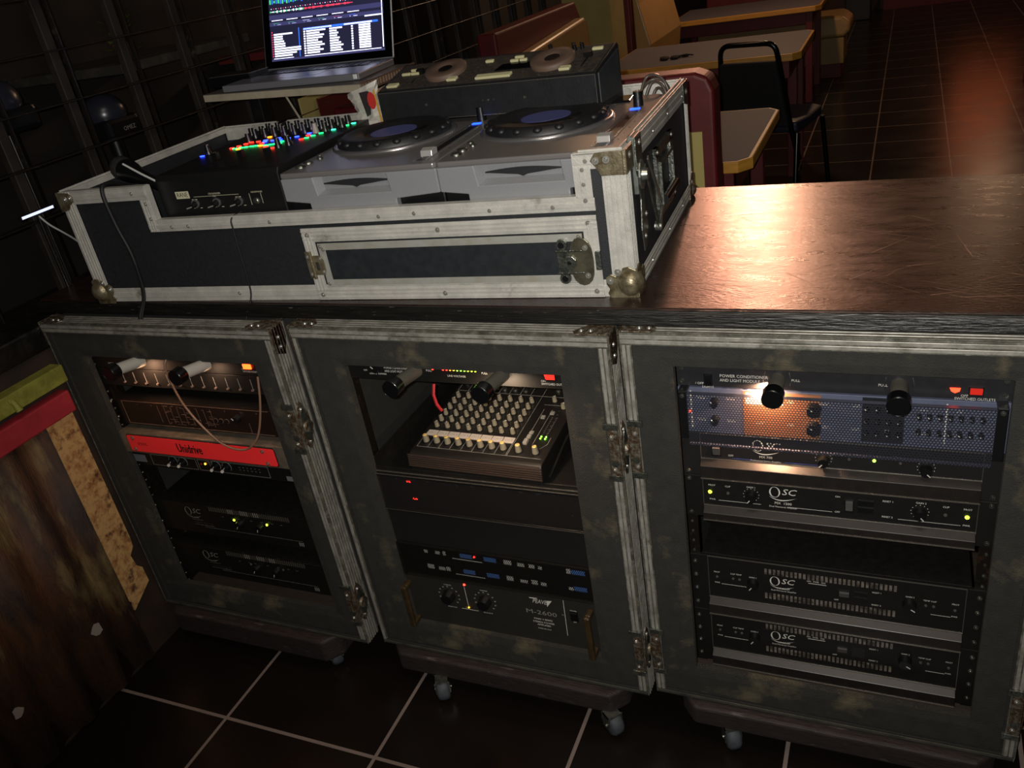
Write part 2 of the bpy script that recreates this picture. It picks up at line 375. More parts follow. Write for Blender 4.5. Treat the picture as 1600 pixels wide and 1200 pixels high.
for k in range(7):
    tb.sphere((.02*math.cos(k*1.9)+.02*k-.06, .03*math.sin(k*2.3), .008), .02, 0, (1.4, .8, .4), 8)
tb.tube([(.03, 0, .01), (.08, .01, .015), (.12, 0, .01)], .004, 6)
to = tb.build('glove_pile', mat('dark_cloth', '1a0d0c', .8)); to.location = (-.80, 3.80, .750); tag(to, 'small crumpled dark cloth lying on the second booth table', 'cloth')

def bench_perp(y, x0, x1, h, label, rear=True):
    t = thing('booth_bench', label, 'bench', (x0, y, 0), 0, None); W = x1-x0
    prof = [(0, 0), (W-.02, 0), (W, .02), (W, h-.05), (W-.015, h-.015), (W-.05, h), (0, h)]
    MB().prism(prof, 'y', 0, .095).build('back_panel', RED, t, .012, segs=3)
    MB().box(.05, W-.03, .095, .15, .45, h-.06).build('back_cushion', CREAMV, t, .02, segs=3)
    MB().box(.05, W-.02, .095, .35, .30, .46).build('seat_cushion', CREAMV, t, .03, segs=3)
    MB().box(.05, W-.04, .095, .33, 0, .30).build('seat_base', RED, t, .005)
    return t
b1 = bench_perp(1.2, -1.29, -.07, 1.09, 'red-framed booth bench with its back to the counter, beside the flight case')
MB().box(1.145, 1.185, -.006, 0, .30, .935).build('back_stripe', CREAMP, b1)
MB().box(-.0, .04, -.006, 0, .30, 1.07).build('back_stripe', CREAMP, b1)
dr = MB().box(.05, 1.12, -.010, 0, .3, 1.05)
dr.build('rear_padding', [mat('dark_red_vinyl', '3c090b', .4), DIM], b1, .004)
# benches along the wall
def bench_wall(y0, y1, label, h=1.14):
    t = thing('booth_bench', label, 'bench', (-1.29, y0, 0)); D = y1-y0
    prof = [(0, 0), (D, 0), (D, h-.22), (D-.02, h-.10), (D-.10, h), (0, h)]
    m = MB().prism(prof, 'x', 0, .09).build('back_panel', RED, t, .01, segs=3)
    c = MB().prism([(.03, .45), (D-.09, .45), (D-.09, h-.22), (D-.11, h-.10), (D-.14, h-.075), (.06, h-.125)], 'x', .09, .15).build('back_cushion', CREAMV, t, .015, segs=3)
    MB().box(.09, .50, .02, D-.02, .30, .46).build('seat_cushion', CREAMV, t, .03, segs=3)
    MB().box(.09, .48, .02, D-.02, 0, .30).build('seat_base', RED, t, .005)
    return t
bench_wall(2.36, 3.52, 'red bench back with cream cushion against the lattice wall, behind the DJ controller')
sg = thing('sign_board', 'small dark red sign with a cream strip on the lattice, under the laptop shelf', 'sign', (-1.405, 0, 0))
MB().box(-.010, -.004, 1.205, 1.56, 1.02, 1.13).build('cream_board', CREAMP, sg, .002)
m = MB().box(-.004, .002, 1.295, 1.58, 1.022, 1.112); m.build('red_plate', mat('sign_red', '4c0d0c', .45), sg, .004)
MB().text('OTRO', .024, (.0025, 1.31, 1.085), u=(0, 1, 0)).build('lettering', mat('sign_letters', '5a2a24', .5), sg)
# cream pillar
tag(MB().box(-1.46, -1.17, 3.93, 4.22, 0, 2.9).build('pillar', mat('pillar_paint', '8f8450', .7, 0, '847a49', 6), None, .006), 'cream painted pillar between the wall benches', 'pillar')
# bench between tables 2 and 3 with curved red end, seat on the aisle
def bench_double(y, x0, x1, label, h=1.1):
    t = thing('booth_bench', label, 'bench', (x0, y, 0)); W = x1-x0
    MB().prism([(0, 0), (W, 0), (W, .50), (W*.6, .52), (W*.32, .60), (W*.24, .75), (W*.25, .95), (W*.22, h), (0, h)], 'y', 0, .07).build('back_panel', RED, t, .01, segs=3)
    MB().prism([(.02, .48), (W-.12, .48), (W*.45, .56), (W*.26, .68), (W*.22, .9), (W*.2, h-.02), (.02, h-.02)], 'y', -.07, 0).build('back_cushion', CREAMV, t, .02, segs=3)
    return t
bd = thing('booth_bench', 'red bench back with tall cream cushion behind the second booth table', 'bench', (-1.29, 4.42, 0))
MB().box(0, .10, 0, 1.0, 0, 1.16).build('back_panel', RED, bd, .012, segs=3)
MB().prism([(.10, .45), (.16, .45), (.20, .75), (.14, 1.0), (.12, 1.14), (.10, 1.14)], 'y', .06, .94).build('back_cushion', CREAMV, bd, .012, segs=3)
MB().box(.10, .5, .02, .98, .30, .46).build('seat_cushion', CREAMV, bd, .03)
MB().box(.10, .48, .02, .98, 0, .30).build('seat_base', RED, bd, .005)
bs = thing('booth_bench', 'long cream-topped bench seat under and beyond the farthest booth table', 'bench', (-1.3, 6.85, 0))
MB().prism([(0, .33), (1.22, .33), (1.27, .37), (1.27, .44), (1.20, .50), (0, .50)], 'y', 0, .5).build('seat_cushion', CREAMV, bs, .03, segs=3)
MB().prism([(0, .12), (1.22, .12), (1.22, .33), (0, .33)], 'y', .02, .46).build('seat_panel', mat('tan_panel', '8a7140', .5), bs, .005)
MB().box(0, 1.2, .05, .44, 0, .12).build('seat_base', RED, bs, .005)
MB().box(0, 1.0, .5, .6, 0, 1.05).build('back_panel', RED, bs, .01)
# red post at the right photo edge
tag(MB().box(1.185, 1.29, 6.10, 6.20, 0, 1.1).build('post', mat('bright_red_paint', '8d0f12', .4), None, .006), 'bright red post at the right edge of the dining floor', 'post')

# black chair
ch = thing('stacking_chair', 'black steel stacking chair with padded back, beside the second booth table', 'chair', (-.265, 3.27, 0), 0)
ch.rotation_euler = (0, 0, math.radians(76-90))
BT = mat('black_tube', '070606', .22)
def arc(pts, r=.04, n=5):
    out = [Vector(pts[0])]
    for i in range(1, len(pts)-1):
        a, b, c = Vector(pts[i-1]), Vector(pts[i]), Vector(pts[i+1]); u = (a-b).normalized()*r; v = (c-b).normalized()*r
        for k in range(n+1):
            t = k/n; out.append((1-t)**2*(b+u)+2*t*(1-t)*b+t*t*(b+v))
    out.append(Vector(pts[-1])); return out
MB().tube(arc([(-.20, .02, .30), (-.180, -.02, .45), (-.135, -.10, .87), (.135, -.10, .87), (.180, -.02, .45), (.20, .02, .30)], .05, 6), .0125, 10).build('back_frame', BT, ch)
MB().prism([(-.176, .47), (.176, .47), (.140, .79), (-.140, .79)], 'y', -.02, .02).xf(Matrix.Translation((0, -.035, 0)) @ Matrix.Shear('XZ', 4, (0, 0)) @ Matrix(((1, 0, 0, 0), (0, 1, -.2, .095), (0, 0, 1, 0), (0, 0, 0, 1)))).build('backrest', mat('black_fabric', '0e0e10', .85), ch, .012, segs=3)
MB().prism([(-.2, 0), (.2, 0), (.215, .12), (.2, .36), (.15, .40), (-.15, .40), (-.2, .36), (-.215, .12)], 'z', .43, .485).build('seat', mat('blue_black_vinyl', '1c2130', .5), ch, .015, segs=3)
for sx in (-1, 1):
    MB().tube(arc([(sx*.20, .0, .43), (sx*.21, -.05, .2), (sx*.22, -.09, 0.005)], .05), .0125, 10).build('leg', BT, ch)
    MB().tube(arc([(sx*.20, .36, .43), (sx*.21, .40, .2), (sx*.22, .43, 0.005)], .05), .0125, 10).build('leg', BT, ch)
# pendants
for i, (x, y, z) in enumerate(PEND):
    p = thing('pendant_lamp', ['pendant lamp over the aisle with a warm bulb', 'pendant lamp over the nearest booth with a warm bulb', 'pendant lamp near the far wall with a warm bulb'][i], 'lamp', (x, y, z))
    MB().lathe((0, 0, 0), [(.16, -.05), (.12, .03), (.03, .10), (.02, .12), (.018, .12), (.10, .03), (.15, -.05)], 24).build('lamp_shade', mat('shade_brown', '4a2010', .5), p)
    MB().cyl((0, 0, .11), (0, 0, 2.9-z), .004, .004, 6).build('cord', PLAST, p)
    MB().sphere((0, 0, -.02), .03, 0, (1, 1, 1.2)).build('bulb', glow('bulb_glow', 'ffa860', 30), p)

# ---------------------------------------------------------------- counter
CT = .9367
ct = thing('counter', 'long scratched black wooden counter top lying across the three racks', 'counter', (0, 0, 0))
MB().prism([(.022, .934), (.022, .909), (.030, .907), (.66, .907), (.668, .912), (.668, .934), (.665, CT), (.026, CT)], 'x', -1.352, 2.2).build('countertop', [COUNTER], ct, .003)
ce = MB().prism([(.014, .930), (.012, .911), (.020, .908), (.024, .908), (.024, .935), (.020, .936)], 'x', -1.355, 2.2)
ce.build('front_edge', CEDGE, ct, .002)
sc = MB(); random.seed(5)
for k in range(130):
    x = random.uniform(.05, 1.1); y = random.uniform(.05, .63); a = random.uniform(-.9, .9)+(pi/2 if k % 5 == 0 else 0); l = random.uniform(.03, .18)
    p = Vector((x, y, CT+.0002)); d = Vector((math.cos(a), math.sin(a), 0)); q = p+d*l
    if q.y > .65 or q.y < .03 or q.x < .04: continue
    n_ = Vector((-d.y, d.x, 0))*random.choice((.0003, .0005, .0009))
    sc.add([p-n_, q-n_*.3, q+n_*.3, p+n_], [(0, 1, 2, 3)])
sc.build('scratches', mat('scratch', '94725f', .35), ct)['kind'] = 'stuff'

# ---------------------------------------------------------------- rack cases
B, H = .102, .906
def rivet(m, x, y, z, r=.004, ax='y', mi=0):
    d = {'y': (0, -1, 0), 'x': (1, 0, 0), '-x': (-1, 0, 0), 'z': (0, 0, 1)}[ax]
    p = Vector((x, y, z)); d = Vector(d)
    m.cyl(p, p+d*.0012, r, r*.9, 12, mi); m.cyl(p+d*.001, p+d*.0026, r*.55, r*.3, 12, mi)
def ridged(m, p0, p1, wdt, nrm, side, mi=0, thk=.003, n=3, rw=.38, rm=None):
    # flat extrusion with n raised ridges; nrm = outward, side = across
    p0, p1, nrm, side = map(Vector, (p0, p1, nrm, side))
    m.bar(p0+nrm*thk/2, p1+nrm*thk/2, wdt, thk, nrm, mi)
    for i in range(n):
        o = side*((i+.5)/n-.5)*wdt*.86
        m.bar(p0+o+nrm*(thk+.0008), p1+o+nrm*(thk+.0008), wdt/n*rw, .0016, nrm, mi if rm is None else rm)
def rack_case(x0, y0, W, label, lip=(.080, .075, .061, .078), left_lat=True, right_lat=True, vw=(.018, .018)):
    t = thing('rack_case', label, 'rack case', (x0, y0, B)); h = H-B; D = .60; a, b, tp, bt = lip
    e = .012
    s = MB().box(0.003, e, .004, D, .003, h-.003).box(W-e, W-.003, .004, D, .003, h-.003).box(e, W-e, .004, D, h-e, h-.003).box(e, W-e, .004, D, .003, e).box(e, W-e, D-e, D, e, h-e)
    s.build('shell', CARPD, t)
    f = MB(); T = .018
    # front frame: flat outer band and a bevelled inner band
    o0 = (.016, .016, W-.016, h-.016); o1 = (a-.020, bt-.018, W-b+.018, h-tp+.016); o2 = (a, bt, W-b, h-tp)
    def ring(r0, y0_, r1, y1_):
        p = [(r0[0], y0_, r0[1]), (r0[2], y0_, r0[1]), (r0[2], y0_, r0[3]), (r0[0], y0_, r0[3]), (r1[0], y1_, r1[1]), (r1[2], y1_, r1[1]), (r1[2], y1_, r1[3]), (r1[0], y1_, r1[3])]
        f.add(p, [(0, 1, 5, 4), (1, 2, 6, 5), (2, 3, 7, 6), (3, 0, 4, 7)])
    ring(o0, .002, o1, .002); ring(o1, .002, o2, .005); ring(o2, .005, o2, T); ring(o2, T, (.012, .012, W-.012, h-.012), T); 
    f.build('front_frame', CARP, t)
    MB().box(.012, W-.012, T, D-.02, .012, .034).build('rack_floor', WOODIN, t)
    al = MB(); w_ = .021; wl_, wr_ = vw
    ridged(al, (0, 0, h-w_/2), (W, 0, h-w_/2), w_, (0, -1, 0), (0, 0, 1), 0, .004, 2, .62, 1)
    ridged(al, (0, .018, h), (W, .018, h), .040, (0, 0, 1), (0, 1, 0), 0, .0015, 4, .34, 1)
    al.build('top_trim', [ALUD, ALUR], t, .0005)
    al = MB(); ridged(al, (0, 0, .007), (W, 0, .007), .014, (0, -1, 0), (0, 0, 1), 0, .003, 1, .5, 1)
    al.build('bottom_trim', [CARPD, mat('dirty_edge', '47453c', .7, .1, '2b2a25', 30, .4, .7)], t, .0008)
    if wl_:
        al = MB(); ridged(al, (wl_/2, -.0005, .014), (wl_/2, -.0005, h-w_), wl_, (0, -1, 0), (1, 0, 0), 0, .004, 2 if wl_ > .015 else 1, .62, 1)
        al.build('left_trim', [ALUD, ALUR], t, .0005)
    else: MB().box(0, .016, -.002, .004, .014, h-w_).build('left_trim', CARPD, t, .001)
    al = MB(); ridged(al, (W-wr_/2, -.0005, .014), (W-wr_/2, -.0005, h-w_), wr_, (0, -1, 0), (1, 0, 0), 0, .004, 2, .62, 1)
    if wr_ < .02: MB().box(W-.022, W-wr_, -.001, .004, .014, h-w_).build('inner_band', CARPD, t)
    ridged(al, (W, .020, 0), (W, .020, h), .046, (1, 0, 0), (0, 1, 0), 0, .002, 5, .5, 1)
    al.build('right_trim', [ALUD, ALUR], t, .0005)
    al = MB(); ridged(al, (0, .020, 0), (0, .020, h), .046, (-1, 0, 0), (0, 1, 0), 0, .002, 5, .5, 1)
    al.build('side_trim', [ALUD, ALUR], t, .0005)
    # corner plates
    for xx, s_ in ((0, 1), (W, -1)):
        c = MB().prism([(xx, -.006), (xx+s_*.052, -.006), (xx+s_*.060, .006), (xx+s_*.040, .030), (xx, .045)], 'z', h+.0022, h+.0042)
        c.prism([(-.006, h+.004), (.036, h+.004), (.036, h-.03), (.022, h-.062), (-.004, h-.05)], 'x', xx-s_*.0036, xx-s_*.0024)
        for q in ((.030, .008), (.046, .008)): rivet(c, xx+s_*q[0], q[1], h+.004, .0042, 'z', 1)
        for q in (.022, .042): rivet(c, xx-s_*.0036, .014, h-q, .0042, '-x' if s_ > 0 else 'x', 1)
        c.build('corner_plate', [RUSTY, RIV], t, .0006)
    # butterfly latches on the sides, near the front edge
    for side in ([1] if right_lat else [])+([-1] if left_lat else []):
        X = W if side > 0 else 0
        for zc in (h-.218, .118):
            l = MB(); o = side
            pts = []
            for k in range(20):
                u = 2*pi*k/20; pts.append((.012+.019*math.cos(u), zc+.055*math.sin(u)*(1-.18*abs(math.cos(u)))))
            l.prism(pts, 'x', X+o*.0026, X+o*.0048)
            l.prism([(p[0]*.62+.006, zc+(p[1]-zc)*.72) for p in pts], 'x', X+o*.0048, X+o*.0068, 1)
            l.cyl((X+o*.006, .016, zc-.004), (X+o*.0115, .016, zc-.004), .014, .012, 18, 0)
            l.bar((X+o*.0125, .016, zc-.018), (X+o*.0125, .016, zc+.012), .005, .003, (1, 0, 0), 1)
            l.box(*sorted((X-o*.024, X+o*.002)), -.010, -.0045, zc-.058, zc-.046, 1); l.box(*sorted((X-o*.024, X+o*.002)), -.010, -.0045, zc+.046, zc+.058, 1)
            l.box(*sorted((X-o*.016, X+o*.001)), -.0095, -.0045, zc-.046, zc+.046, 0)
            l.cyl((X-o*.008, -.011, zc-.02), (X-o*.008, -.0095, zc-.02), .007, .006, 14, 1)
            for q in (-.037, .037): rivet(l, X+o*.0048, .012, zc+q, .0045, 'x' if side > 0 else '-x', 2); rivet(l, X-o*.010, -.0095, zc+q*.9, .0040, 'y', 2)
            l.build('latch', [RUSTY, CHROME, RIV], t, .0006)
    return t
RK = {'R': (0, 0), 'M': (-.6382, -.0155), 'L': (-1.2993, -.0300)}
W0 = .6224
rc_l = rack_case(RK['L'][0], RK['L'][1], W0, 'dark open-fronted rack case against the low wall, holding the red drive unit', (.085, .068, .080, .078), False, True, (0, .016))
rc_m = rack_case(RK['M'][0], RK['M'][1], W0, 'dark open-fronted rack case in the middle, holding the small mixer', (.095, .092, .079, .078), False, True, (.010, .018))
rc_r = rack_case(RK['R'][0], RK['R'][1], W0, 'dark open-fronted rack case on the right, holding the wide row of amplifiers', (.080, .070, .061, .078), True, True, (.018, .018))
def rails(parent, x, y, z0, z1, ear=.0175):
    for xx in (x-.004, x+.4826-ear):
        m = MB().box(xx, xx+ear+.004, y+.003, y+.006, z0, z1).box(xx if xx < x+.1 else xx+ear+.001, (xx if xx < x+.1 else xx+ear+.001)+.003, y+.003, y+.05, z0, z1)
        n = int((z1-z0)/.0222)
        for i in range(n):
            rivet(m, xx+.011, y+.003, z0+.012+i*.0222, .0028, 'y', 1)
        m.build('rack_rail', [mat('rail_black', '17130f', .5, .4, '3a2618', 60, .55, .7), CHROME], parent)
PX = {'R': (.074, .050), 'M': (-.568, .004), 'L': (-1.229, -.005)}
for k, rc in (('R', rc_r), ('M', rc_m), ('L', rc_l)):
    rails(rc, PX[k][0]-RK[k][0], PX[k][1]-RK[k][1], .055, .735)

# caster boards
def dolly(x0, x1, y0, label, zb=.050, cas=((.13, .012, .5), (-.030, .010, .9))):
    t = thing('caster_board', label, 'dolly', (x0, y0, 0)); Wd = x1-x0
    DW = mat('dolly_wood', '1d1514', .7, 0, '2b2120', 30, .4, .7, (1, 4, 4), .4, 60, c3='574b47', scale3=22, min3=.62, max3=.76)
    MB().prism([(.03, 0), (Wd-.03, 0), (Wd, .035), (Wd, .60), (0, .60), (0, .035)], 'z', zb, .101).build('board', DW, t, .007, segs=3)
    for i, (cx, cy, an) in enumerate(cas+((.10, .55, .2), (-.06, .55, 1.1))):
        c = MB().lathe((0, 0, 0), [(.006, -.014), (.022, -.014), (.0265, -.009), (.0275, 0), (.0265, .009), (.022, .014), (.006, .014)], 20, 0, 'x')
        c.box(-.017, -.0145, -.012, .012, -.006, .028, 1).box(.0145, .017, -.012, .012, -.006, .028, 1).box(-.017, .017, -.014, .014, .0255, .028, 1)
        c.cyl((-.019, 0, 0), (.019, 0, 0), .004, .004, 8, 1)
        o = c.xf(Matrix.Translation((cx if cx > 0 else Wd+cx, cy, .0275)) @ Matrix.Rotation(an, 4, 'Z')).build('caster', [mat('caster_grey', '43474e', .7, 0, '33373c', 60), CHROME], t)
    return t
dolly(-1.285, -.765, -.058, 'dark wooden caster board under the left rack case', .036, ((.13, .075, .5), (-.035, .040, .8)))
dolly(-.622, -.062, -.040, 'dark wooden caster board under the middle rack case, grey wheels showing', .048, ((.135, -.008, .5), (-.030, .0, .9)))
dolly(.045, .60, -.022, 'dark reddish caster board under the right rack case', .052, ((.10, .012, .5), (-.030, .0, .9)))

# ---------------------------------------------------------------- rack gear
LEDG = glow('led_green', '8cff3c', 6); LEDY = glow('led_yellow_green', 'c8f030', 5); LEDR = glow('led_red', 'ff2a1c', 9); LEDA = glow('led_amber', 'ffb428', 5); LEDB = glow('led_blue', '2038ff', 7)
LEDG2 = glow('led_green_deep', '18c85c', 5); LEDO = glow('led_orange', 'ff7a20', 6)
REDSW = mat('red_switch', 'b02222', .4); LEDOFF = mat('led_off', '4a4744', .3)
def unit(key, z0, h, name, label, cat, depth=.42, dx=0, dy=0, ears=True, face=None):
    t = thing(name, label, cat, (PX[key][0]+dx, PX[key][1]+dy, z0))
    MB().box(.020, .4626, .004, depth, .001, h-.001).build('chassis', STEELB, t, .001)
    return t
def faceplate(t, h, m=None, w0=0, w1=.4826, thk=.003, name='faceplate'):
    o = MB().box(w0, w1, -thk, 0.0035, .0006, h-.0006).build(name, m or FACE, t, .0006); return o
def screws(t, h, zs=None):
    m = MB()
    for x in (.0085, .474):
        for z in (zs or (.008, h-.008)): rivet(m, x, -.003, z, .0042)
    m.build('screws', CHROME, t)
def knob(t, x, z, r=.009, y=-.003, l=.012, ang=-.8, m=None, pm=None, name='knob'):
    k = MB().cyl((x, y, z), (x, y-l, z), r, r*.86, 18)
    k.bar((x+math.sin(ang)*r*.25, y-l-.0004, z+math.cos(ang)*r*.25), (x+math.sin(ang)*r*.9, y-l-.0004, z+math.cos(ang)*r*.9), .0012, .001, (0, 1, 0), 1)
    return k.build(name, [m or PLAST, pm or WHITE], t)
def ticks(m, x, z, r, n=11, y=-.0034, mi=0, s=.0005):
    for i in range(n):
        a = math.radians(-140+280*i/(n-1)); m.box(x+math.sin(a)*r-s, x+math.sin(a)*r+s, y-.0003, y, z+math.cos(a)*r-s, z+math.cos(a)*r+s, mi)
def led(t, x, z, m, r=.0028, y=-.003, name='indicator_light'):
    return MB().cyl((x, y, z), (x, y-.0015, z), r, r*.8, 12).build(name, m, t)
def qsc_logo(m, x, z, s=.03, y=-.0036, mi=0):
    # oval Q with a long tail that sweeps under small capitals
    n = 36; cx, cz, rx, rz = x+s*.30, z, s*.30, s*.36
    vo = []; vi = []
    for i in range(n):
        a = 2*pi*i/n; ww = s*(.035+.045*abs(math.cos(a-.3)))
        vo.append((cx+math.cos(a)*rx, y, cz+math.sin(a)*rz)); vi.append((cx+math.cos(a)*(rx-ww), y, cz+math.sin(a)*(rz-ww*.5)))
    m.add(vo+vi, [(i, (i+1) % n, n+(i+1) % n, n+i) for i in range(n)], mi)
    m.text('SC', s*.58, (x+s*.66, y, z+s*.04), mi, sx=1.15, shear=.25)
    pts = [(x+s*(.02+1.5*k/14), z-s*(.30+.24*math.sin(pi*(k/14)**.8))) for k in range(15)]
    up = [(p[0], y, p[1]+s*.035*math.sin(pi*min(1, i/14+.06))) for i, p in enumerate(pts)]; dn = [(p[0], y, p[1]-s*.035*math.sin(pi*min(1, i/14+.06))) for i, p in enumerate(pts)]
    m.add(up+dn, [(i, i+1, 15+i+1, 15+i) for i in range(14)], mi)
def pull_lamp(t, x, z, ylen, mtube, lit, zz=0, dxh=0):
    p = MB().cyl((x, .002, z), (x+dxh, -ylen, z+zz), .0125, .0125, 24, 0)
    o = p.build('lamp_tube', mtube, t)
    MB().cyl((x+dxh, -ylen+.004, z+zz), (x+dxh, -ylen-.016, z+zz), .0165, .0165, 28).lathe((x+dxh, -ylen-.016, z+zz), [(.0165, 0), (.0150, -.002), (.0148, -.001)], 28, 0, 'y').build('lamp_cap', mat('black_cap', '0c0c0d', .25), o, .001)
    return o
def rocker(t, x, z, w=.012, h=.018, m=None):
    f = MB().box(x-w/2-.002, x+w/2+.002, -.0042, -.0028, z-h/2-.002, z+h/2+.002)
    o = f.build('switch', PLAST, t); MB().prism([(-.004, z-h/2), (-.0085, z+h/2), (-.004, z+h/2)], 'x', x-w/2, x+w/2).build('rocker', m or PLAST, o); return o

TUBEW = mat('lamp_tube_pale', 'b8b4aa', .5); TUBEG = mat('lamp_tube_grey', '55534a', .5, .2)
# ===== right rack
t = unit('R', .7871, .0444, 'power_conditioner', 'black power conditioner with two pull-out lamps at the top of the right rack', 'power conditioner', .2)
faceplate(t, .0444, mat('conditioner_face', '232326', .38, .2, '2b2a2c', 60, .3, .7)); screws(t, .0444, (.010, .034))
m = MB(); y = -.0034
m.text('POWER CONDITIONER', .0075, (.070, y, .0215), sx=.95).text('AND LIGHT MODULE', .0075, (.070, y, .0135), sx=.88).text('/ OFF', .006, (.030, y, .006)).text('LIGHTS', .0058, (.041, y, -.0)).text('PULL', .006, (.181, y, .0187)).text('PULL', .006, (.306, y, .0178)).text('OFF', .0055, (.417, y, .0065)).text('SWITCHED OUTLETS', .0062, (.409, y, .0015), sx=.9)
m.build('lettering', WHITE, t)
rocker(t, .0513, .013, .010, .018); rocker(t, .4365, .0145, .016, .011, glow('red_switch_lit', 'c02418', .5))
MB().prism([(.402, .019), (.416, .019), (.415, .014), (.409, .011), (.404, .014)], 'y', -.0045, -.003).build('indicator_light', glow('led_red_big', 'ff3018', 5), t)
for x in (.1599, .3347): pull_lamp(t, x, .0187, .050, TUBEG, x < .2)
wl_ = MB()
for x in (.1599, .3347):
    for s_ in (-1, 1): wl_.tube([(x+s_*.018, -.004, .033), (x+s_*.021, -.008, .02), (x+s_*.019, -.005, .01)], .0005, 4)
wl_.build('guide_wires', CHROME, t)
lamp('rack_lamp_bulb', 'AREA', (.218, .038, .7985), 1.5, (1, .56, .32), .02, (.225, .049, .72))

# crossover pair behind a perforated guard
t = unit('R', .6982, .0870, 'crossover', 'black crossover with rows of knobs behind the perforated guard in the right rack', 'crossover', .2)
faceplate(t, .087, mat('crossover_face', '565b70', .5, 0, '4b5064', 40, .3, .7))
m = MB(); m.box(.106, .225, -.0036, -.003, .002, .084, 1).box(.110, .168, -.0038, -.003, .060, .082, 0).box(.285, .345, -.0036, -.003, .004, .084, 2)  # copper and white patches paint the pull-out lamp's glow onto the face
for x in (.02, .40): m.box(x, x+.002, -.0036, -.003, .01, .08)
for i in range(9):
    for z in (.026, .068): m.text(['FREQ', 'GAIN', 'LOW', 'MID', 'HIGH', 'OUT', 'IN', 'LIM', 'XO'][i], .006, (.03+.048*i, -.0037, z))
m.build('lettering', [WHITE, mat('panel_lamp_glow', '80583f', .45), mat('panel_dark', '15161c', .5)], t)
for i in range(4):
    for z in (.022, .044, .066): knob(t, .292+.0155*i, z, .0045, l=.010)
for i in range(7):
    knob(t, .365+.014*i, .058, .004, l=.010); knob(t, .365+.014*i, .030, .004, l=.010)
for z in (.062, .028): knob(t, .060, z, .008); knob(t, .215, z-.004, .012)
led(t, .018, .040, LEDR, .002)
t = thing('perforated_guard', 'black perforated metal guard in front of the crossover in the right rack', 'guard', (.074, .024, .6865))
g_ = MB().box(.0190, .4640, 0, .0010, 0, .0980)
g_.build('perforated_sheet', perforated('perforated_dark', '2c2c34', .0048, .00195), t)
MB().prism([(0, .0983), (.0070, .0991), (.0070, .0981), (0, .0973)], 'x', .018, .465).prism([(0, 0), (0, .0012), (.008, .0020), (.008, .0010)], 'x', .019, .464).build('folded_edges', mat('guard_flange', '4a4c5a', .35, .5), t)
for xa, xb, xr in ((.005, .0195, .012), (.4635, .478, .471)):
    m = MB().box(xa, xb, .0, .003, .012, .102).box(xa, xb, .003, .026, .097, .102); rivet(m, xr, 0, .094, .004, mi=1)
    m.build('bracket', [PLAST, CHROME], t, .001)

def lipbox(t, h, zl=.024, x0=.032, x1=.457):
    # faceplate framed by a sloping lower lip and a bright bare edge
    m = MB().prism([(-.003, zl), (-.016, zl-.008), (-.016, .004), (-.012, .001), (.0, .001), (.0, zl)], 'x', x0, x1)
    m.build('lower_lip', LIP, t, .0008)
    e = MB().bar((x0, -.0165, .0030), (x1, -.0165, .0030), .0012, .0016, (0, 0, 1)); e.bar((x0, -.0036, zl+.0006), (x1, -.0036, zl+.0006), .0012, .0010, (0, 0, 1)); e.bar((x0, -.0036, h-.0016), (x1, -.0036, h-.0016), .0012, .0014, (0, 0, 1))
    e.bar((x0, -.0036, .02), (x0, -.0036, h-.001), .0008, .0008, (1, 0, 0)); e.bar((x1, -.0036, .02), (x1, -.0036, h-.001), .0008, .0008, (1, 0, 0))
    e.build('bare_edges', EDGE, t)
t = unit('R', .6093, .0889, 'amplifier', 'black two-unit amplifier with one green light, right under the perforated guard', 'amplifier')
faceplate(t, .0889, mat('amp_face_grey', '1c1b1b', .45, .1)); screws(t, .0889); lipbox(t, .0889, .036)
m = MB(); qsc_logo(m, .118, .070, .030); y = -.0036
m.text('MX 700', .0065, (.1397, y, .048), align='CENTER').text('Professional Stereo Amplifier', .0042, (.1397, y, .0405), align='CENTER').text('OFF', .005, (.078, y, .046)).text('CLIP 1', .0045, (.2687, y, .0665), align='CENTER').text('PWR', .0045, (.3056, y, .066), align='CENTER').text('CLIP 2', .0045, (.3434, y, .066), align='CENTER')
ticks(m, .2302, .055, .0125); ticks(m, .3798, .053, .0125)
m.box(.085, .118, y, y+.0004, .0405, .0412, 1).box(.17, .236, y, y+.0004, .0405, .0412, 1); m.build('lettering', [WHITE, mat('blue_line', '2c3f86', .5)], t)
rocker(t, .0585, .053, .012, .016, mat('switch_grey', '4a4846', .3)); knob(t, .2302, .052, ang=.7+pi, r=.0095); knob(t, .3798, .050, ang=pi-.8, r=.0095)
led(t, .3056, .0585, LEDG, .0026); led(t, .2687, .0575, LEDOFF, .0024); led(t, .3434, .0575, LEDOFF, .0024)

t = unit('R', .5204, .0889, 'amplifier', 'black two-unit amplifier with yellow-green lights at both ends, in the right rack', 'amplifier')
faceplate(t, .0889); screws(t, .0889); lipbox(t, .0889, .026)
m = MB(); qsc_logo(m, .144, .068, .030)
m.text('MX  1500', .007, (.1666, y, .0455), align='CENTER').text('Dual Monaural Amplifier', .0046, (.1666, y, .038), align='CENTER')
for x, s_, z in ((.0475, 'PROT', .070), (.0475, 'PWR', .040), (.0747, 'CLIP', .070), (.114, 'GAIN 1', .073), (.253, 'ON', .071), (.253, 'OFF', .040), (.329, 'RESET 1', .071), (.329, 'RESET 2', .040), (.377, 'GAIN 2', .074), (.4125, 'CLIP', .071), (.443, 'PROT', .070), (.443, 'PWR', .039)): m.text(s_, .0048, (x, y, z), align='CENTER')
ticks(m, .114, .057, .013); ticks(m, .376, .057, .013); m.box(.058, .13, y, y+.0004, .0388, .0392).box(.175, .245, y, y+.0004, .0388, .0392).box(.345, .435, y, y+.0004, .0378, .0382)
m.build('lettering', WHITE, t)
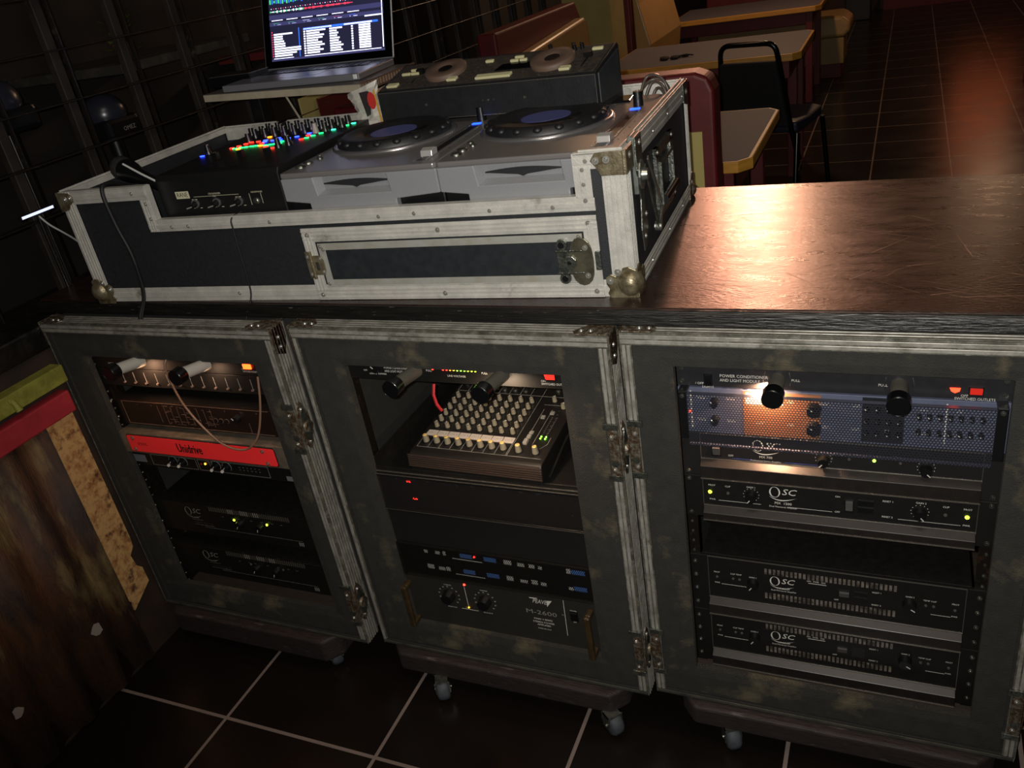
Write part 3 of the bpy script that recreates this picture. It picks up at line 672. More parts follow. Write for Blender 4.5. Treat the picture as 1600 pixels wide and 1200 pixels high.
knob(t, .114, .055, .0100, ang=pi+.6); knob(t, .376, .055, .0100, ang=pi-.7); led(t, .0436, .055, LEDY, .0034); led(t, .443, .055, LEDY, .0034); led(t, .0747, .0556, LEDOFF, .003); led(t, .4125, .0554, LEDOFF, .003)
rocker(t, .2711, .054, .011, .020, mat('switch_grey', '4a4846', .3)); MB().box(.284, .308, -.005, -.003, .058, .068).build('breaker', PLAST, t); MB().box(.284, .308, -.005, -.003, .044, .054).build('breaker', PLAST, t)

def amp3(z, label, ledpos):
    t = unit('R', z, .1333, 'amplifier', label, 'amplifier'); faceplate(t, .1333); screws(t, .1333, (.018, .052, .084, .116)); lipbox(t, .1333, .034, .032, .455)
    m = MB(); qsc_logo(m, .142, .093, .029)
    m.text('MX 2000', .0055, (.166, y, .0775), align='CENTER').text('Dual Monaural Amplifier', .0044, (.166, y, .072), align='CENTER')
    for x, s_, zz in ((.0475, 'PROT', .096), (.0475, 'PWR', .071), (.082, 'CLIP TEMP', .096), (.1122, 'GAIN 1', .094), (.209, 'ON', .1035), (.221, 'PWR', .1035), (.233, 'ON', .1035), (.255, 'OFF', .070), (.320, 'RESET 1', .098), (.320, 'RESET 2', .070), (.3716, 'GAIN 2', .099), (.4021, 'TEMP CLIP', .096), (.4406, 'PROT', .096), (.4406, 'PWR', .069)): m.text(s_, .0044, (x, y, zz), align='CENTER')
    m.box(.208, .238, y, y+.0004, .0985, .0992).box(.055, .10, y, y+.0004, .0690, .0694).box(.405, .435, y, y+.0004, .0668, .0672)
    m.build('lettering', WHITE, t)
    v = MB()
    SLOT = mat('vent_bright', '8d8478', .4, .5, '4c463e', 70, .42, .6)
    for i in range(30):
        x = .1330+.00735*i
        v.box(x, x+.0043, -.0036, -.003, .1065, .1185); v.box(x, x+.0043, -.0036, -.003, .0495, .0625)
    v.build('vent_slots', SLOT, t)
    knob(t, .1122, .081, .0105, ang=pi+.6); knob(t, .3716, .083, .0115, ang=pi-1.0)
    for x in (.0767, .0882, .3965, .4085): led(t, x, .0848, LEDOFF, .0026)
    led(t, .0474, .0845, LEDOFF, .0026); led(t, .4406, .0828, LEDOFF, .0026)
    rocker(t, .2676, .084, .016, .012, mat('switch_grey', '4a4846', .3)); MB().box(.284, .305, -.005, -.003, .086, .094).build('breaker', PLAST, t); MB().box(.284, .305, -.005, -.003, .074, .082).build('breaker', PLAST, t)
    return t
amp3(.2981, 'black three-unit amplifier with vent slots, upper of the identical pair low in the right rack', 0)
amp3(.1648, 'black three-unit amplifier with vent slots, lower of the identical pair low in the right rack', 0)

# ===== middle rack
t = unit('M', .793, .0444, 'power_conditioner', 'black power conditioner with a coloured voltage light row, top of the middle rack', 'power conditioner', .2)
faceplate(t, .0444); screws(t, .0444, (.010, .034)); m = MB()
m.text('POWER CONDITIONER', .0065, (.1045, y, .026), sx=.75).text('AND LIGHT MODULE', .0065, (.1045, y, .019), sx=.75).text('PULL', .0055, (.194, y, .0245)).text('PULL', .0055, (.306, y, .0245)).text('LINE VOLTAGE', .0055, (.2547, y, .0158), align='CENTER').text('OFF', .0055, (.418, y, .015)).text('SWITCHED OUTLETS', .006, (.418, y, .0095), sx=.85).text('LIGHTS  DIMMER', .005, (.070, y, .0125)).text('OFF', .005, (.058, y, .019))
m.build('lettering', WHITE, t)
for i in range(13):
    x = .2085+.0072*i
    if i in (1, 2): continue
    led(t, x, .028, LEDR if i < 5 else (LEDO if i == 5 else (LEDY if i > 9 else LEDA if i < 7 else LEDG)), .0018)
rocker(t, .4357, .0245, .017, .013, glow('red_switch_bright', 'ff2a1e', 1.3)); knob(t, .0868, .025, .0095, l=.008)
pull_lamp(t, .173, .022, .078, TUBEG, 0, .012); pull_lamp(t, .3471, .0225, .080, TUBEG, 1, .012)
lamp('rack_lamp_bulb', 'AREA', (-.2215, -.05, .800), .45, (1, .72, .48), .03, (-.24, .06, .60))
MB().tube([(-.568+.4, .02, .79), (0, 0, 0)], .001) if 0 else None
tag(MB().tube([(-.370, .010, .785), (-.372, .004, .765), (-.369, .003, .745), (-.366, .010, .728)], .0032, 8).build('red_wire', mat('red_wire', '8c1c22', .5)), 'short red wire hanging behind the left lamp of the middle rack', 'wire')

# tray
t = thing('rack_tray', 'black metal tray holding the small mixer in the middle rack', 'tray', (-.568, .004, .5795))
m = MB().box(.02, .4626, -.004, .40, 0, .0025).box(0, .4826, -.004, -.001, -.012, .012).box(.02, .0225, 0, .40, 0, .03).box(.46, .4626, 0, .40, 0, .03)
m.build('tray_body', STEELB, t, .001)
m = MB().bar((.02, -.0048, .0015), (.4626, -.0048, .0015), .0016, .0016, (0, 0, 1)); m.build('tray_edge', EDGE, t)
# mixer: tilted, on the tray
mx = thing('compact_mixer', 'small audio mixer with rows of grey knobs on the tray in the middle rack', 'mixer', (-.4615, .005, .5835), math.radians(-1.5))
WM, DM = .283, .272
hf, hb = .044, .072
MB().prism([(0, 0), (0, hf-.012), (.006, hf-.002), (.012, hf), (DM, hb), (DM, 0)], 'x', 0, WM).build('body', mat('mixer_body', '141210', .45, 0, '1a1715', 80), mx, .002)
fr_ = MB()
for i in range(6): fr_.bar((-.002, -.0012+.0004*i, .016+i*.0046), (WM+.002, -.0012+.0004*i, .016+i*.0046), .0026, .0022, (0, 0, 1))
fr_.build('front_ribs', mat('mixer_front', '4b3d35', .35, .3), mx)
sl = math.atan2(hb-hf, DM-.012); cs, sn = math.cos(sl), math.sin(sl)
def MP(x, s_, n_=0): return Vector((x, .012+s_*cs-n_*sn, hf+s_*sn+n_*cs))
SL = (DM-.012)/cs
U_ = Vector((1, 0, 0)); V_ = Vector((0, cs, sn)); NN = Vector((0, -sn, cs))
m = MB(); ln = .0006
def pline(a, b, wd=.0008): m.bar(MP(a[0], a[1], .0004), MP(b[0], b[1], .0004), wd, .0003, NN)
for i in range(9): pline((.008+.0243*i, .012), (.008+.0243*i, .058)); 
pline((.205, .012), (.205, SL-.012)); pline((.008, .012), (.275, .012))
for i in range(8):
    pline((.008+.0243*i, SL-.058), (.008+.0243*i, SL-.012)) ; ticks_ = 0
pline((.008, SL-.058), (.275, SL-.058)); pline((.22, SL-.085), (.275, SL-.085)); pline((.225, .05), (.225, SL-.1)); pline((.243, .05), (.243, SL-.1)); pline((.262, .04), (.272, .055)); pline((.272, .055), (.272, .075))
for i in range(8):
    for j in range(6):
        for a in range(-2, 3):
            an = a*.75; c = MP(.021+.0243*i+math.sin(an)*.0095, .078+.0205*j+math.cos(an)*.0095, .0004); m.bar(c-U_*.0004, c+U_*.0004, .0008, .0003, NN)
for i in range(3):
    m.text(['MIC', 'MIC', 'MIC', 'MIC'][i], .005, MP(.013+.0243*i, SL-.018, .0005), u=U_, v=V_)
for i in range(10): m.text('+%d' % (3*(10-i)) if i < 6 else '-%d' % (3*i), .0035, MP(.256, .075+.012*i, .0005), u=U_, v=V_)
m.build('panel_marks', DIM, mx)
kn = MB().cyl((0, 0, 0), (0, 0, .012), .0052, .0040, 14).bar((0, .0, .0123), (0, .0040, .0123), .0010, .0006, (0, 0, 1), 1)
kn.cyl((0, 0, 0), (0, 0, .0012), .0068, .0066, 16, 2)
k0 = kn.build('knob', [KNOBG, WHITE, PLAST], mx); first = [True]
def mknob(x, s_, sc_=1, z=None):
    o = k0 if first[0] else k0.copy()
    if not first[0]: COL.objects.link(o); o.parent = mx
    first[0] = False
    o.matrix_local = Matrix.Translation(MP(x, s_, .0002)) @ Matrix.Rotation(sl, 4, 'X') @ Matrix.Rotation(random.uniform(-.6, .6), 4, 'Z') @ Matrix.Scale(sc_, 4)
random.seed(9)
for i in range(8):
    for j in range(6): mknob(.021+.0243*i, .078+.0205*j)
k1b = MB().cyl((0, 0, 0), (0, 0, .016), .0066, .0048, 16).cyl((0, 0, .0158), (0, 0, .0172), .0047, .0030, 14, 1).cyl((0, 0, 0), (0, 0, .0015), .0095, .0092, 18, 2)
kl0 = k1b.build('level_knob', [KNOBG, mat('amber_cap', 'c8a860', .4), PLAST], mx)
for n_, (x, s_) in enumerate([(.021+.0243*i, .030) for i in range(8)]+[(.224, .028), (.259, .028)]):
    o = kl0 if n_ == 0 else kl0.copy()
    if n_: COL.objects.link(o); o.parent = mx
    o.matrix_local = Matrix.Translation(MP(x, s_, 0)) @ Matrix.Rotation(sl, 4, 'X')
for x, s_ in ((.238, SL-.072), (.264, SL-.068), (.264, SL-.092)): mknob(x, s_)
st = MB()
for i in range(8): st.box(-.0112+.0243*i, .0112+.0243*i, -.0085, .0085, 0, .0008)
for i in range(8): st.text('CH %d' % (i+1), .008, (-.009+.0243*i, 0, .0010), 1, u=(1, 0, 0), v=(0, 1, 0))
st.xf(Matrix.Translation(MP(.021, .056, .0004)) @ Matrix.Rotation(sl, 4, 'X')).build('label_strip', [mat('tape_white', 'b3a89e', .6), DIM], mx)
bt = MB().box(-.004, .004, -.007, .007, 0, .006).box(-.004, .004, .012, .022, 0, .004).box(-.004, .004, .026, .034, 0, .003)
bt.xf(Matrix.Translation(MP(.228, .055, 0)) @ Matrix.Rotation(sl, 4, 'X')).build('fader', mat('fader_grey', '8a857c', .5), mx, .0008)
for x, s_ in ((.233, .135), (.2475, .150)):
    MB().box(-.004, .004, -.004, .004, 0, .003).xf(Matrix.Translation(MP(x, s_, 0)) @ Matrix.Rotation(sl, 4, 'X')).build('button', DIM, mx)
lg = MB()
for x in (.252, .262):
    for j in range(2): c = MP(x, .070+.006*j, .0006); lg.cyl(c, c+NN*.001, .0016, .0014, 8)
lg.build('meter_lights', LEDG, mx)
lo = MB()
for x in (.252, .262):
    for j in range(2, 12): c = MP(x, .070+.006*j, .0006); lo.cyl(c, c+NN*.0008, .0014, .0012, 8)
lo.build('meter_unlit', LEDOFF, mx)
jk = MB()
for i in range(4):
    c = MP(.021+.0243*i, SL-.036, 0); jk.cyl(c, c+NN*.002, .0100, .0095, 18, 0); jk.cyl(c+NN*.002, c+NN*.0022, .0062, .0062, 14, 1)
for i in range(4, 7):
    for q in (0, 1):
        c = MP(.016+.0243*i+q*.006, SL-.044+.018*q, 0); jk.cyl(c, c+NN*.004, .0055, .0048, 12, 1)
c = MP(.232, SL-.036, 0); jk.cyl(c, c+NN*.004, .0055, .0048, 12, 1)
jk.build('sockets', [PLAST, CHROME], mx)
MB().prism([(.02, .01), (.10, .0), (.25, .035), (.25, .055), (.1, .03)], 'x', WM+.003, WM+.008).build('side_bracket', STEELB, mx, .001)

# perforated unit with red lights, blank panel, blue-marked unit behind mesh
PERF2 = perforated('perforated_fine', '242120', .0034, .00115)
t = thing('perforated_guard', 'dark dented perforated guard under the small mixer in the middle rack', 'guard', (-.568, -.004, .4885))
MB().box(.012, .4706, 0, .001, .004, .084).build('perforated_sheet', PERF2, t)
m = MB().box(.004, .4786, -.0015, .006, .083, .0885).box(.004, .4786, -.0015, .006, 0, .0045).box(.004, .013, -.0015, .006, 0, .0885).box(.4696, .4786, -.0015, .006, 0, .0885)
m.build('guard_frame', STEELB, t, .001); MB().bar((.004, -.0018, .0882), (.4786, -.0018, .0882), .0012, .0012, (0, 0, 1)).bar((.004, -.0018, .001), (.4786, -.0018, .001), .0006, .0006, (0, 0, 1)).build('bare_edge', EDGE, t)
t = unit('M', .4890, .0879, 'signal_processor', 'black processor with two pairs of red lights behind the dented guard', 'processor', .25, 0, .006)
faceplate(t, .0879); m = MB()
for i in range(12):
    m.text(['IN', 'OUT', 'CLIP', 'GATE', 'EQ', 'LIM'][i % 6], .005, (.06+.034*i, y, .070)).text(['1', '2', '3', '4'][i % 4], .005, (.06+.034*i, y, .030))
m.build('lettering', DIM, t)
for x, z in ((.086, .066), (.092, .066), (.092, .024), (.098, .024)): led(t, x, z, LEDR, .0022)
t = thing('blank_panel', 'plain black blank panel below the dented guard in the middle rack', 'panel', (-.568, .004, .4005))
MB().box(0, .4826, -.003, .0, 0, .0875).build('panel', mat('blank_black', '0e0d0c', .6), t, .001); screws(t, .0875)
t = unit('M', .3120, .0880, 'crossover', 'black crossover with blue and white panel marks behind fine mesh, above the big power amplifier', 'crossover', .2, 0, .004)
faceplate(t, .088); m = MB(); random.seed(4)
for z in (.066, .024):
    for x in (.085, .112, .130, .27, .30, .325, .345, .405):
        m.box(x, x+random.uniform(.006, .018), y, y+.0004, z-.004, z+.004+random.uniform(0, .005))
    for x in (.17, .225, .375+.04): m.box(x, x+.028, y, y+.0004, z-.004, z+.008, 1)
    m.box(.15, .22, y, y+.0004, z-.010, z-.008)
m.build('panel_marks', [WHITE, mat('mark_blue', '5078b8', .5)], t); led(t, .2035, .069, LEDR, .0024)
t = thing('mesh_guard', 'fine black mesh guard over the blue-marked crossover in the middle rack', 'guard', (-.568, -.004, .3115))
MB().box(.03, .478, 0, .001, 0, .0885).build('perforated_sheet', perforated('perforated_mid', '15130f', .0040, .00162), t)
MB().box(.026, .031, -.001, .006, 0, .0885).box(.470, .4786, -.001, .006, 0, .0885).box(.03, .478, -.001, .004, .087, .0885).build('guard_frame', STEELB, t)

t = unit('M', .1775, .1333, 'power_amplifier', 'dark power amplifier with two brown handles at the bottom of the middle rack', 'amplifier')
faceplate(t, .1333, mat('amp_face_brown', '211f1b', .55, 0, '262420', 120, .3, .7))
m = MB(); o_ = .1775
# angular lightning-style wordmark
m.text('PEAVEY', .0155, (.3200, y, .1130), sx=.72, shear=.35)
m.prism([(.314, .1215), (.333, .1225), (.330, .1200), (.316, .1195)], 'y', y-.0002, y).prism([(.352, .1190), (.364, .1205), (.352, .1030)], 'y', y-.0002, y)
m.text('M-2600', .0155, (.3010, y, .0830), 1, sx=1.45).text('TM', .003, (.381, y, .0875))
m.text('MARK V SERIES', .0062, (.3375, y, .0650), align='CENTER').text('STEREO POWER', .0066, (.3375, y, .0565), align='CENTER').text('AMPLIFIER', .0066, (.3375, y, .0490), align='CENTER').text('MADE IN U.S.A.', .0045, (.3375, y, .0390), align='CENTER')
m.text('POWER', .0042, (.408, y, .1030), align='CENTER').text('OFF', .004, (.408, y, .073), align='CENTER')
m.bar((.3895, y, .128), (.3868, y, .032), .0010, .0004, (0, 1, 0)).bar((.1655, y, .120), (.1655, y, .066), .0010, .0004, (0, 1, 0))
for kx in (.1237, .2091):
    for i in range(11):
        a = math.radians(-135+27*i); m.box(kx+math.sin(a)*.024-.0018, kx+math.sin(a)*.024+.0018, y-.0003, y, .0890+math.cos(a)*.024-.0014, .0890+math.cos(a)*.024+.0014, 1)
    m.text('CHANNEL', .004, (kx-.008, y, .118)).text('SENSITIVITY', .0042, (kx-.010, y, .056))
m.box(.148, .188, y-.0003, y, .0568, .0576).text('DDT', .005, (.158, y, .0615), 2)
m.build('lettering', [WHITE, DIM, mat('printed_yellow', 'b8a840', .5)], t)
for kx in (.1237, .2091): MB().cyl((kx, -.003, .089), (kx, -.02, .089), .0155, .013, 8).build('knob', PLAST, t, .001)
led(t, .1668, .1260, LEDR, .0026); led(t, .1655, .0625, LEDA, .0018)
rocker(t, .4082, .0885, .013, .022)
HB = mat('brown_handle', '43341f', .45, .3, '2f2414', 50, .4, .7)
for x in (.030, .446):
    MB().box(x-.0065, x+.0065, -.034, -.024, .004, .118).box(x-.0065, x+.0065, -.026, -.003, .004, .016).box(x-.0065, x+.0065, -.026, -.003, .106, .118).build('handle', HB, t, .0035, segs=3)

# ===== left rack
t = unit('L', .790, .0444, 'power_conditioner', 'black power conditioner with two pale pulled-out lamps, top of the left rack', 'power conditioner', .2)
faceplate(t, .0444); screws(t, .0444, (.006, .026)); m = MB(); m.text('SWITCHED OUTLETS', .0055, (.432, y, .0095), sx=.7).text('OFF', .004, (.43, y, .0145)).text('LIGHTS', .005, (.055, y, .012))
m.build('lettering', WHITE, t)
MB().box(.437, .457, -.006, -.003, .016, .027).build('switch', glow('red_switch_glow', 'ff3a10', 9), t, .001)
pull_lamp(t, .158, .0205, .082, TUBEW, 1, .020, .012); pull_lamp(t, .340, .0205, .082, TUBEW, 1, .020, .010)
lamp('rack_lamp_bulb', 'AREA', (-1.062, -.045, .796), .14, (1, .55, .32), .02, (-1.07, .06, .66)); lamp('rack_lamp_bulb', 'AREA', (-.88, -.045, .796), .06, (1, .6, .38), .02, (-.89, .06, .66))
t = unit('L', .7456, .0444, 'graphic_equalizer', 'black equalizer with a row of small upright sliders, under the pale lamps', 'equalizer', .2)
faceplate(t, .0444); m = MB(); n_ = MB()
for i in range(12):
    x = .085+.0325*i; m.bar((x, -.0036, .036), (x, -.0036, .012), .0010, .0006, (0, 1, 0)); n_.box(x-.0020, x+.0020, -.008, -.003, .010+.0, .013)
m.build('slider_slots', DIM, t); n_.build('slider_caps', mat('slider_cap', '6a5a52', .5), t)
t = unit('L', .6440, .0640, 'crossover', 'brown-lit black unit with dense white panel diagram, above the red drive unit', 'crossover', .38)
BRF = mat('brown_black_face', '1a100c', .42); faceplate(t, .0640, BRF, .03); screws(t, .064); m = MB(); random.seed(8)
for i in range(40):
    x = random.uniform(.16, .30); z = random.uniform(.01, .058); m.bar((x, y, z), (x+random.uniform(.004, .02), y, z), .0007, .0004, (0, 1, 0))
for i in range(9): m.bar((.15+.019*i, y, .012), (.15+.019*i, y, .055), .0006, .0004, (0, 1, 0))
m.bar((.045, y, .062), (.46, y, .062), .0012, .0004, (0, 1, 0)).bar((.045, y, .004), (.46, y, .004), .0012, .0004, (0, 1, 0)).bar((.045, y, .004), (.045, y, .062), .0014, .0004, (0, 1, 0)).bar((.40, y, .006), (.40, y, .03), .0008, .0004, (0, 1, 0))
for x in (.31, .325, .34): m.cyl((x, y, .03), (x, y-.0004, .03), .006, .006, 12)
for i in range(9): m.text(['A', 'B', 'CH', 'HI', 'LO'][i % 5], .005, (.09+.042*i, y, .055))
m.build('panel_marks', mat('mark_tan', '6a5548', .5), t); knob(t, .373, .040, .009)
MB().cyl((.31, -.0035, .03), (.31, -.005, .03), .005, .005, 12).cyl((.325, -.0035, .03), (.325, -.005, .03), .005, .005, 12).cyl((.34, -.0035, .03), (.34, -.005, .03), .005, .005, 12).build('sockets', PLAST, t)

t = unit('L', .5745, .0570, 'signal_processor', 'silver-framed rack unit with a bright red front panel in the left rack', 'processor', .30)
STL = mat('silver_face', '8b7f6f', .4, .6, '6d6356', 40, .4, .7)
MB().box(.0, .4826, -.018, .0, .001, .055).box(.015, .467, -.016, .3, .0545, .0565).build('front_box', STL, t, .0015)
def rrect(x0, x1, z0, z1, r, n=5):
    out = []
    for cx_, cz2, a0 in ((x1-r, z1-r, 0), (x0+r, z1-r, 90), (x0+r, z0+r, 180), (x1-r, z0+r, 270)):
        for k in range(n+1): a = math.radians(a0+90*k/n); out.append((cx_+r*math.cos(a), cz2+r*math.sin(a)))
    return out
MB().prism(rrect(.0330, .4580, .0040, .0510, .006), 'y', -.0188, -.0180).build('panel_border', PLAST, t)
rp = MB().prism(rrect(.0350, .4560, .0060, .0490, .005), 'y', -.0196, -.0188)
rp.build('red_panel', mat('red_panel', 'ff3336', .45), t)
m = MB().text('Unidrive', .032, (.1800, -.0200, .0270), sx=.66).text('Unidrive', .032, (.1808, -.0201, .0270), sx=.66).text('Unidrive', .032, (.1816, -.0202, .0270), sx=.66).text('Unidrive', .032, (.1804, -.0203, .0276), sx=.66).text('tronic', .015, (.062, -.0200, .0290), sx=.8)
for x in (.193, .2765): pass
m.build('lettering', mat('ink_black', '190607', .6), t)
m = MB()
for x, z in ((.052, .042), (.048, .012), (.425, .041), (.430, .011)):
    rivet(m, x, -.0196, z, .0050)
m.build('screws', mat('worn_screw', '6c4a40', .5), t)
t = unit('L', .5290, .0444, 'compressor', 'thin black unit with four white-tipped knobs, right below the red drive unit', 'compressor', .22)
faceplate(t, .0444); m = MB()
m.box(.010, .047, y-.0002, y, .010, .030, 1).box(.452, .470, y-.0002, y, .004, .016, 1)
for a in ((.062, .205), (.205, .245), (.245, .41)):
    x0, x1 = a; m.bar((x0+.003, y, .034), (x1-.003, y, .034), .0007, .0004, (0, 1, 0)).bar((x0+.003, y, .006), (x1-.003, y, .006), .0007, .0004, (0, 1, 0)).bar((x0+.003, y, .006), (x0+.003, y, .034), .0007, .0004, (0, 1, 0)).bar((x1-.003, y, .006), (x1-.003, y, .034), .0007, .0004, (0, 1, 0))
for x in (.1319, .1621, .2598, .2904):
    n2 = 16
    pts = [(x+math.sin(math.radians(-130+260*k/n2))*.0125, -.0036, .0225+math.cos(math.radians(-130+260*k/n2))*.0125) for k in range(n2+1)]
    m.tube(pts, .0006, 4)
for i in range(6): m.text('00', .004, (.325+.011*i, y, .025)).text('00', .004, (.325+.011*i, y, .018))
m.build('lettering', [DIM, mat('label_grey', '66666a', .6)], t)
for x in (.1319, .1621, .2598, .2904):
    k = MB().cyl((x, -.003, .0225), (x, -.014, .0225), .0085, .0075, 18).cyl((x-.005, -.0145, .0175), (x-.004, -.0172, .0180), .0040, .0034, 10, 1).bar((x-.003, -.0148, .0195), (x+.004, -.0148, .0270), .0014, .001, (0, 1, 0), 1)
    k.build('knob', [PLAST, mat('knob_white', 'b8b0a8', .5)], t)
led(t, .2150, .022, mat('led_red_dim', '7a1810', .3), .0030); led(t, .2284, .024, LEDA, .0026)
def amp2(z, label, lit):
    t = unit('L', z, .0889, 'amplifier', label, 'amplifier', .40, 0, 0); faceplate(t, .0889); screws(t, .0889, (.020, .068)); m = MB()
    qsc_logo(m, .104, .066, .033); m.text('RMX 1450', .0045, (.130, y, .0475), align='CENTER').box(.116, .150, y-.0002, y, .0420, .0424)
    m.box(.15, .435, y-.0002, y, .0225, .0229).box(.120, .180, y-.0002, y, .0275, .0279)
    for i in range(12): m.text('0', .003, (.122+.005*i, y, .034))
    for x in (.215, .245, .262, .30, .33, .36, .385): m.text('CLIP', .0035, (x, y, .062))
    for i in range(3): m.box(.424+.005*i, .4265+.005*i, y-.0002, y, .009, .019)
    m.build('lettering', DIM, t)
    v = MB()
    for i in range(38):
        x = .183+.0062*i; v.box(x, x+.0032, -.0036, -.003, .074, .086, 0 if i % 38 in (9, 10, 11, 15, 16, 17, 18, 21, 22, 23) else 1)
    v.build('vent_slots', [mat('vent_bright2', '8a847a', .4, .4), mat('vent_dim', '4a463f', .5, .2)], t)
    knob(t, .268, .050, .010, ang=pi+.5); knob(t, .326, .050, .010, ang=pi+.3)
    for x in (.2505, .3463): led(t, x, .0570, LEDY if lit else LEDOFF, .0030)
    return t
amp2(.3409, 'black amplifier with two lit green lights, upper of the pair low in the left rack', True)
amp2(.2080, 'unlit black amplifier, lower of the pair at the bottom of the left rack', False)

# ---------------------------------------------------------------- flight case with players
TH = .0441; CO = Vector((-1.1493, .0205, CT))
CW, CD, CH = 1.162, .543, .238
def case_thing(name, label, cat, u, v, w_, rz=0, group=None):
    q = Matrix.Rotation(TH, 4, 'Z') @ Vector((u, v, 0)); return thing(name, label, cat, (CO.x+q.x, CO.y+q.y, CO.z+w_), TH+rz, group)
fc = case_thing('flight_case', 'open black flight case with aluminium edges standing on the counter', 'flight case', 0, 0, 0)
LOW = .168  # height of the cut-out in the front
Tk = .009
MB().prism([(.004, .004), (CW-.004, .004), (CW-.004, CH-.004), (1.092, CH-.004), (1.092, LOW), (.2215, LOW), (.2215, CH-.004), (.004, CH-.004)], 'y', .0025, Tk).build('front_panel', BLK, fc)
MB().box(CW-Tk, CW-.0025, .004, CD-.004, .004, CH-.004).build('side_panel', BLK, fc)
MB().box(.0025, Tk, .004, CD-.004, .004, CH-.004).build('side_panel', BLK, fc)
MB().box(.004, CW-.004, CD-Tk, CD-.0025, .004, CH-.004).build('rear_panel', BLK, fc)
MB().box(.004, CW-.004, .004, CD-.004, .001, .010).build('bottom_panel', BLK, fc)
al = MB(); e = .034
# outer angle trims: bottom, verticals, rims
ridged(al, (.0, 0, .015), (CW, 0, .015), .030, (0, -1, 0), (0, 0, 1), 0, .002, 1)
ridged(al, (.017, 0, .030), (.017, 0, CH), e, (0, -1, 0), (1, 0, 0), 0, .002, 4)
ridged(al, (CW-.018, 0, .030), (CW-.018, 0, CH), .038, (0, -1, 0), (1, 0, 0), 0, .002, 4)
al.build('front_trim', ALU, fc, .0006)
al = MB()
ridged(al, (CW, .012, .0), (CW, .012, CH), .026, (1, 0, 0), (0, 1, 0), 0, .002, 4)
ridged(al, (CW, CD-.013, .0), (CW, CD-.013, CH), .026, (1, 0, 0), (0, 1, 0), 0, .002, 3)
ridged(al, (CW, .0, .015), (CW, CD, .015), .030, (1, 0, 0), (0, 0, 1), 0, .002, 3)
ridged(al, (CW, .105, CH-.020), (CW, CD, CH-.020), .030, (1, 0, 0), (0, 0, 1), 0, .002, 2)
ridged(al, (CW, .0, CH-.014), (CW, .05, CH-.014), .030, (1, 0, 0), (0, 0, 1), 0, .002, 2)
al.box(CW-.012, CW+.002, .105, CD, CH-.006, CH).box(CW-.0095, CW-.0065, .105, CD, CH, CH+.005).box(CW-.003, CW, .105, CD, CH, CH+.003)
al.box(CW-.014, CW+.002, .0, .052, CH-.008, CH-.002).box(CW-.010, CW-.007, .0, .052, CH-.002, CH+.003)
al.build('side_trim', ALU, fc, .0006)
al = MB()
ridged(al, (0, .012, 0), (0, .012, CH), .026, (-1, 0, 0), (0, 1, 0), 0, .002, 4)
ridged(al, (0, 0, .015), (0, CD, .015), .030, (-1, 0, 0), (0, 0, 1), 0, .002, 3)
al.box(-.002, .012, 0, CD, CH-.012, CH).box(.003, .006, 0, CD, CH, CH+.004)
al.build('side_trim', ALU, fc, .0006)
al = MB()
for a in ((.012, .168), (.200, .86), (.865, CW)):
    al.box(a[0], a[1], CD-.012, CD+.002, CH-.030, CH).box(a[0], a[1], CD-.008, CD-.005, CH, CH+.004)
al.build('rear_trim', ALU, fc, .0006)
al = MB()
# stepped rim along the front
ridged(al, (.0, 0, CH-.013), (.2235, 0, CH-.013), .026, (0, -1, 0), (0, 0, 1), 0, .0024, 1); al.box(0, .2235, -.0024, .012, CH-.002, CH+.001)
ridged(al, (.2135, -.0005, CH-.026), (.2135, -.0005, LOW-.020), .022, (0, -1, 0), (1, 0, 0), 0, .0024, 3); al.box(.2235, .2260, -.0024, .013, LOW, CH)
ridged(al, (.2030, 0, LOW-.0105), (1.110, 0, LOW-.0105), .021, (0, -1, 0), (0, 0, 1), 0, .0024, 1); al.box(.2235, 1.083, -.0024, .013, LOW-.001, LOW+.003)
ridged(al, (1.0955, -.0005, LOW), (1.0955, -.0005, CH-.020), .026, (0, -1, 0), (1, 0, 0), 0, .0024, 1); al.box(1.080, 1.083, -.0024, .013, LOW, CH)
ridged(al, (1.083, 0, CH-.012), (CW, 0, CH-.012), .026, (0, -1, 0), (0, 0, 1), 0, .0024, 1)
al.box(1.083, CW, -.0024, .014, CH-.003, CH+.0).box(1.090, CW-.002, .003, .006, CH, CH+.004)
al.build('stepped_rim', ALU, fc, .0006)
rv = MB()
for x, z in ((.30, LOW-.012), (.49, LOW-.012), (.72, LOW-.012), (.79, LOW-.010), (.93, LOW-.012), (1.04, LOW-.012), (.26, LOW-.012), (.19, CH-.012), (.216, CH-.034), (.216, LOW+.006), (.37, .016), (.12, .016), (1.0955, LOW+.045), (1.0955, LOW+.022), (1.0955, LOW-.004), (1.102, CH-.012)):
    rivet(rv, x, -.0035, z, .0038)
for y_, z in ((.12, .016), (.28, .016), (.42, .016), (.20, CH-.02), (.33, CH-.02), (.48, CH-.02)): rivet(rv, CW+.0035, y_, z, .0036, 'x')
rv.build('rivets', RIV, fc)
